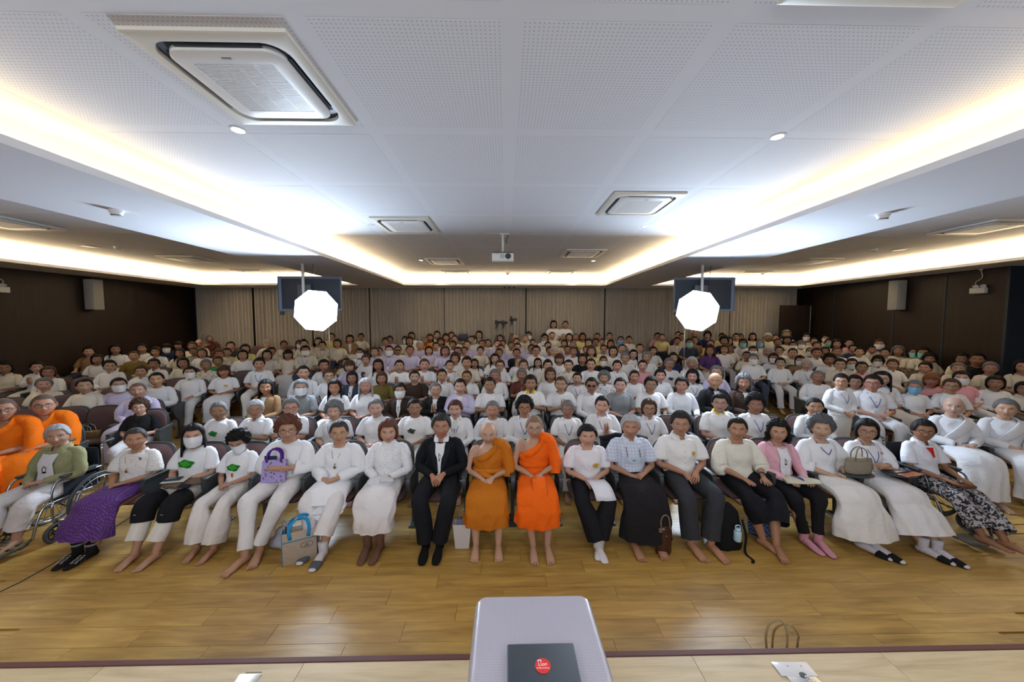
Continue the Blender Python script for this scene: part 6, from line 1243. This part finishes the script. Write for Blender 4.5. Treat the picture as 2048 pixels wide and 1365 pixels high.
t = thing('white_paper_bag', 'plain white paper bag standing beside the black-suited person\'s shoes', 'bag', (-.475, 3.68, 0)); hb = MB(); hb.add([(-.075, -.05, 0), (.075, -.05, 0), (.075, .05, 0), (-.075, .05, 0), (-.10, -.055, .27), (.10, -.055, .27), (.10, .055, .27), (-.10, .055, .27), (-.096, -.05, .268), (.096, -.05, .268), (.096, .05, .268), (-.096, .05, .268), (-.07, -.045, .03), (.07, -.045, .03), (.07, .045, .03), (-.07, .045, .03)], [(3, 2, 1, 0), (0, 1, 5, 4), (1, 2, 6, 5), (2, 3, 7, 6), (3, 0, 4, 7), (4, 5, 9, 8), (5, 6, 10, 9), (6, 7, 11, 10), (7, 4, 8, 11), (8, 9, 13, 12), (9, 10, 14, 13), (10, 11, 15, 14), (11, 8, 12, 15), (12, 13, 14, 15)])
obj('bag_body', hb.mesh('bag_body', 'plain', False), t, col=(.62, .58, .58)); obj('handle', MB().tube([(-.04, .05, .26), (-.03, .06, .36), (.02, .06, .38), (.05, .05, .26)], .004, n=6, k=3, side=None).mesh('handle', 'cloth'), t, col=(.3, .35, .45)); obj('contents', MB().bbox(-.06, -.03, .12, .05, .03, .31, .01).mesh('contents', 'plain', 'a'), t, col=(.12, .15, .3))
t = thing('brown_handbag', 'tall dark brown leather handbag standing on the floor among bare feet', 'bag', (1.69, 3.53, 0), .1); hb = MB(); hb.tube([(0, 0, 0), (0, 0, .02), (0, 0, .18), (.0, .0, .30)], [.078, .088, .085, .075], [.05, .055, .05, .035], n=22, k=2); obj('bag_body', hb.mesh('bag_body', 'gloss'), t, col=(.055, .020, .012))
for q in (-.035, .035): obj('handle', MB().tube([(-.05, q, .27), (-.055, q, .38), (-.02, q, .43), (.03, q, .40), (.05, q, .27)], [.009] * 5, .005, n=8, k=3, side=None).mesh('handle', 'gloss'), t, col=(.20, .13, .08))
obj('clasp', MB().ball((.0, -.052, .21), .006, 8, 6).mesh('clasp', 'metal'), t, col=(.7, .6, .4)); obj('side_tag', MB().bbox(-.085, -.05, .25, -.04, -.04, .30, .004).mesh('side_tag', 'plain', 'a'), t, col=(.17, .11, .07))
t = thing('backpack', 'black backpack with lime zip and pale blue bottle leaning on the floor', 'bag', (2.42, 3.62, 0), -.1); obj('bag_body', MB().tube([(0, 0, .0), (0, 0, .03), (0, .01, .18), (0, .03, .34), (0, .05, .43), (0, .06, .46)], [.13, .155, .165, .14, .09, .04], [.09, .11, .105, .08, .05, .02], n=24, k=3).wob(.008, 16).mesh('bag_body', 'cloth'), t, col=(.008, .008, .009)); obj('lime_zip', MB().tube([(-.135, -.055, .16), (-.13, -.075, .24), (-.10, -.075, .33)], [.008, .010, .006], .006, n=8, k=3, side=(1, 0, 0)).mesh('lime_zip', 'plain'), t, col=(.28, .55, .01))
b_ = obj('bottle', MB().tube([(.06, -.115, .14), (.06, -.115, .15), (.06, -.115, .24), (.06, -.115, .25)], [.036, .038, .038, .030], n=18, k=1).mesh('bottle', 'gloss'), t, col=(.42, .62, .74)); obj('bottle_cap', MB().tube([(.06, -.115, .25), (.06, -.115, .275)], [.030, .028], n=16, k=1).tube([(.035, -.115, .27), (.04, -.115, .305), (.08, -.115, .305), (.085, -.115, .27)], .006, n=6, k=3, side=None).mesh('bottle_cap', 'gloss'), b_, col=(.45, .65, .78))
obj('strap', MB().tube([(.13, -.06, .34), (.16, -.09, .18), (.14, -.12, .02), (.16, -.22, .008), (.13, -.27, .008)], [.014] * 5, .004, n=8, k=4, side=(1, 0, 0)).mesh('strap', 'cloth'), t, col=(.008, .008, .009))
t = thing('woven_basket', 'blue and black woven plastic basket bag with two tall handles', 'bag', (3.0, 3.84, 0)); obj('basket_body', MB().tube([(0, 0, 0), (0, 0, .01), (0, 0, .12), (0, 0, .21)], [.14, .155, .17, .16], [.07, .08, .09, .08], n=28, k=2, caps=(1, 0)).mesh('basket_body', 'weave'), t, col=(.01, .02, .06)); obj('liner', MB().tube([(0, 0, .14), (0, 0, .22), (0, 0, .235)], [.14, .13, .06], [.07, .06, .03], n=18, k=3).wob(.014, 38).mesh('liner', 'gloss'), t, col=(.07, .16, .48))
for q in (-.07, .07): obj('handle', MB().tube([(-.08, q, .19), (-.085, q, .33), (-.03, q * .7, .44), (.04, q * .7, .44), (.09, q, .33), (.085, q, .19)], .007, n=8, k=4, side=None).mesh('handle', 'gloss'), t, col=(.13, .27, .62))
tag(obj('water_bottle', MB().tube([(0, 0, 0), (0, 0, .01), (0, 0, .16), (0, 0, .19), (0, 0, .20), (0, 0, .22)], [.028, .032, .032, .018, .013, .014], n=16, k=1).mesh('water_bottle', 'gloss'), None, (1.28, 4.06, 0), col=(.25, .34, .42)), 'clear blue water bottle on the floor between the white socks and plaid shirt', 'bottle')
t = thing('kraft_bag', 'small brown paper bag with white cord handles on a vacant left seat', 'bag', (-6.96, 5.80, .475), .35); obj('bag_body', MB().bbox(-.13, -.05, 0, .13, .05, .16, .004).mesh('bag_body', 'plain', 'a'), t, col=(.22, .13, .045))
for q in (-.05, .05): obj('handle', MB().tube([(-.05, q, .15), (-.03, q, .27), (.04, q, .24), (.06, q, .15)], .003, n=5, k=3, side=None).mesh('handle', 'plain'), t, col=(.6, .55, .45))
t = thing('white_basket', 'white woven basket bag on a vacant left seat behind a masked person', 'bag', (-8.67, 7.95, FZ(7.95) + .475), .35); obj('basket_body', MB().tube([(0, 0, 0), (0, 0, .22)], [.18, .21], [.07, .09], n=20, k=1, caps=(1, 0)).mesh('basket_body', 'plain'), t, col=(.62, .62, .55)); obj('handle', MB().tube([(-.12, 0, .2), (-.08, 0, .36), (.08, 0, .36), (.12, 0, .2)], .012, n=6, k=3, side=None).mesh('handle', 'plain'), t, col=(.62, .62, .55))
t = thing('black_handbag', 'shiny black handbag with double handles on a seat in the right block', 'bag', (9.0, 8.83, FZ(8.83) + .475), -.35); obj('bag_body', MB().bbox(-.17, -.06, 0, .17, .06, .26, .03).mesh('bag_body', 'gloss', 'a'), t, col=(.01, .01, .012))
for q in (-.04, .04): obj('handle', MB().tube([(-.08, q, .24), (-.05, q, .38), (.05, q, .38), (.08, q, .24)], .008, n=6, k=3, side=None).mesh('handle', 'gloss'), t, col=(.01, .01, .012))
t = thing('reading_book', 'blue-covered book under the folded hands of the shaven-headed person in white', 'book', (7.02 - .55 + .33, 4.80, .70), -.5); obj('cover', MB().bbox(-.15, -.10, 0, .15, .10, .012, .003).mesh('cover', 'gloss', 'a'), t, col=(.02, .04, .25)); obj('page_block', MB().box(-.147, -.103, .002, .147, -.09, .010).mesh('page_block', 'plain', False), t, col=(.55, .45, .25))
t = thing('laptop_computer', 'open black laptop on the rear operator desk', 'laptop', (-1.53, 12.5, FZ(12.5) + 1.02)); obj('base', MB().bbox(-.18, -.02, 0, .18, .22, .02, .005).mesh('base', 'dark', 'a'), t); obj('screen', MB().bbox(-.18, -.03, .02, .18, -.015, .27, .005).mesh('screen', 'dark', 'a'), t)
t = thing('operator_desk', 'wooden operator desk by the rear curtains', 'table', (-1.4, 12.58, FZ(12.55))); obj('desk_top', MB().bbox(-.7, -.22, .98, .75, .28, 1.02, .006).mesh('desk_top', 'cloth', 'a'), t, col=(.40, .27, .17)); obj('front_panel', MB().box(-.68, -.20, .1, .73, -.18, .98).mesh('front_panel', 'cloth', False), t, col=(.36, .25, .17))
for s in (-.66, .70): obj('leg', MB().box(s - .02, .2, 0, s + .02, .24, .98).mesh('leg', 'metal', False), t, col=(.2, .2, .2))
tag(obj('monk_fan', MB().tube([(0, 0, -.35), (0, 0, 0), (0, 0, .02), (0, 0, .14), (0, 0, .30), (0, 0, .42)], [.008, .008, .04, .07, .055, .004], [.008, .008, .006, .006, .006, .003], n=14, k=3).mesh('monk_fan', 'plain'), None, (-10.35, 11.95, 1.72), col=(.22, .22, .19)), 'tall pale leaf-shaped ceremonial fan in the left rear corner', 'fan')
tag(obj('floor_cable', MB().tube([(-4.9, 2.6, .004), (-4.63, 3.09, .004), (-4.62, 3.45, .004), (-4.66, 3.9, .004), (-4.8, 4.6, .004)], .007, .004, n=6, k=3, side=(1, 0, 0)).mesh('floor_cable', 'chairshell')), 'thin black cable running across the floor at far left', 'cable')
# rope-handled bag at the foot of the stage
t = thing('rope_handled_bag', 'bag behind the stage edge, only its twisted rope handles showing', 'bag', (1.60, 1.93, 0), -.1); obj('bag_body', MB().bbox(-.16, -.07, 0, .16, .07, .44, .01).mesh('bag_body', 'plain', 'a'), t, col=(.40, .30, .18))
def rope(pts, name='rope_handle'):
    D = MB().tube(pts, .004, n=3, k=14, side=None); P = D.v[0].reshape(-1, 3, 3).mean(1); mb = MB(); T = np.gradient(P, axis=0); T /= np.linalg.norm(T, axis=1)[:, None]
    for ph in (0, 2.09, 4.19):
        S_ = np.cross(T, (0, 1, .01)); S_ /= np.linalg.norm(S_, axis=1)[:, None]; U = np.cross(S_, T); a = np.arange(len(P)) * .95 + ph; mb.tube(P + (S_ * np.cos(a)[:, None] + U * np.sin(a)[:, None]) * .0035, .0036, n=5, k=1, side=None)
    return mb.mesh(name, 'cloth')
obj('rope_handle', rope([(-.07, -.055, .42), (-.07, -.055, .56), (-.072, -.05, .64), (-.05, -.04, .70), (.0, -.03, .725), (.04, -.03, .70), (.052, -.04, .64), (.045, -.05, .56), (.045, -.05, .42)]), t, col=(.30, .21, .10)); obj('rope_handle', rope([(.02, .03, .42), (.02, .03, .56), (.03, .02, .63), (.06, .0, .672), (.11, .0, .66), (.15, .01, .60), (.155, .02, .55), (.15, .02, .42)]), t, col=(.30, .21, .10))
# floor boxes on the stage
t = thing('floor_socket', 'silver floor socket plate on the stage under clear plastic sheet', 'socket', (1.495, 1.635, .680), -.02); obj('plate', MB().bbox(-.075, -.06, 0, .075, .045, .004, .003).mesh('plate', 'metal', 'a'), t, col=(.72, .72, .72)); obj('plastic_sheet', MB().bbox(-.10, -.02, .004, .085, .052, .0055, .0005).mesh('plastic_sheet', 'gloss', 'a'), t, col=(.60, .60, .62)); obj('latch_recess', MB().tube([(.012, -.015, .004), (.012, -.015, .008)], [.018, .017], [.013, .012], n=18, k=1).mesh('latch_recess', 'chairshell', 'a'), t, rot=(0, 0, 0)); obj('latch_ring', MB().tube([(.022 + .010 * math.cos(a), -.035 + .013 * math.sin(a), .007) for a in np.linspace(0, 2 * PI, 15)], .0022, n=5, k=1, side=None).mesh('latch_ring', 'metal'), t, col=(.8, .8, .8))
for q, w_ in ((-.03, .03), (.04, .03)): obj('screw', MB().cyl((q, w_, .004), (q, w_, .0065), .004, 8).mesh('screw', 'metal'), t, col=(.4, .4, .4))
t = thing('floor_socket', 'second floor socket plate at the bottom edge left of the table', 'socket', (-1.30, 1.635, .680)); obj('plate', MB().bbox(-.055, -.06, 0, .06, .045, .004, .003).mesh('plate', 'metal', 'a'), t, col=(.62, .60, .50)); obj('label_strip', MB().box(-.03, .046, .0, .05, .056, .002).mesh('label_strip', 'plain', False), t, col=(.2, .16, .08))
# table with shiny cover and tablet folder
t = thing('small_table', 'narrow table under a glossy lilac-white quilted plastic cover in the foreground', 'table', (.105, .86, .68)); cw = .213; ch_ = .418
o_ = ring(MB(), [(rrect(cw + .025, ch_ + .006, .05, 8), -.06), (rrect(cw + .020, ch_ + .004, .045, 8), -.30), (rrect(cw + .012, ch_, .04, 8), -.14), (rrect(cw + .006, ch_, .035, 8), -.04), (rrect(cw + .001, ch_ - .002, .032, 8), -.010), (rrect(cw - .008, ch_ - .010, .028, 8), -.0015), (rrect(cw - .02, ch_ - .02, .02, 8), 0), (rrect(.01, .01, .004, 8), 0)][1:]); 
for v in o_.v: v[:, 0] += np.where(v[:, 2] < -.03, .006 * np.sin(v[:, 1] * 30), 0); v[:, 1] += np.where(v[:, 2] < -.02, .004 * np.sin(v[:, 0] * 40), 0)
obj('table_cover', o_.mesh('table_cover', 'cover'), t, (0, 0, .74)); obj('table_top', MB().bbox(-.205, -.40, .70, .205, .40, .735, .01).mesh('table_top', 'plain', 'a'), t, col=(.5, .42, .4)); obj('cover_skirt', MB().bbox(-.226, -.35, .35, -.214, .22, .64, .004).mesh('cover_skirt', 'cloth', 'a'), t, col=(.55, .44, .46))
for sx in (-.18, .18):
    for sy in (-.36, .36): obj('leg', MB().cyl((sx, sy, 0), (sx, sy, .71), .016, 12).mesh('leg', 'metal'), t, col=(.3, .3, .3))
t = thing('tablet_computer', 'closed dark blue-grey laptop with round red sticker lying on the table', 'laptop', (.112, .922, 1.4225)); obj('lid', MB().bbox(-.107, -.135, .006, .107, .135, .013, .006).mesh('lid', 'plain', 'a'), t, col=(.030, .042, .060)); obj('base', MB().bbox(-.105, -.133, 0, .105, .133, .0062, .004).mesh('base', 'chairshell', 'a'), t)
stk = obj('sticker', MB().tube([(0, .062, .013), (0, .062, .0136)], .0235, n=40, k=1).mesh('sticker', 'plain', 'a'), t, col=(.70, .028, .020)); text_on(stk, 'Lion', .016, (0, .0665, .0138), (0, 0, 0), 'plain', 'sticker_lettering', (.85, .85, .85), .0002); text_on(stk, 'INTERNATIONAL', .0052, (0, .0545, .0138), (0, 0, 0), 'plain', 'sticker_lettering', (.85, .8, .8), .0002)
obj('sticker_mark', MB().tube([(-.012, .078, .0138), (-.006, .080, .0138), (-.004, .074, .0138)], .0018, .0003, n=5, k=2, side=(1, 0, 0)).ball((-.014, .0775, .0137), .002, 6, 4, (1, 1, .2)).mesh('sticker_mark', 'plain'), stk, col=(.85, .8, .8))
# housings for the added fill lamps, out of view
for k, x in enumerate((-3.2, 0, 3.2)):
    t = thing('fill_lamp', ['left', 'middle', 'right'][k] + ' unseen fill lamp panel added over the stage behind the camera', 'lamp', (x, -1.45, 3.5)); obj('housing', MB().bbox(-.62, -.27, 0, .62, .27, .06, .01).mesh('housing', 'chairshell', 'a'), t, rot=(math.radians(52), 0, 0))
    obj('bracket', MB().box(-.02, -.02, 0, .02, .02, .15).mesh('bracket', 'chairshell', False), t)

t = thing('unseen_screen', 'unseen projection screen on the wall behind the stage, glow added for front light', 'screen', (0, YN + .12, 2.35)); obj('screen_fabric', MB().box(-2.2, 0, -1.2, 2.2, .01, 1.2).mesh('screen_fabric', 'screen_em', False), t); obj('screen_frame', MB().box(-2.25, -.03, 1.2, 2.25, .03, 1.28).box(-2.25, -.03, -1.25, 2.25, .03, -1.2).mesh('screen_frame', 'chairshell', False), t)  # out of view; glowing screen added to light ceiling and faces from the front
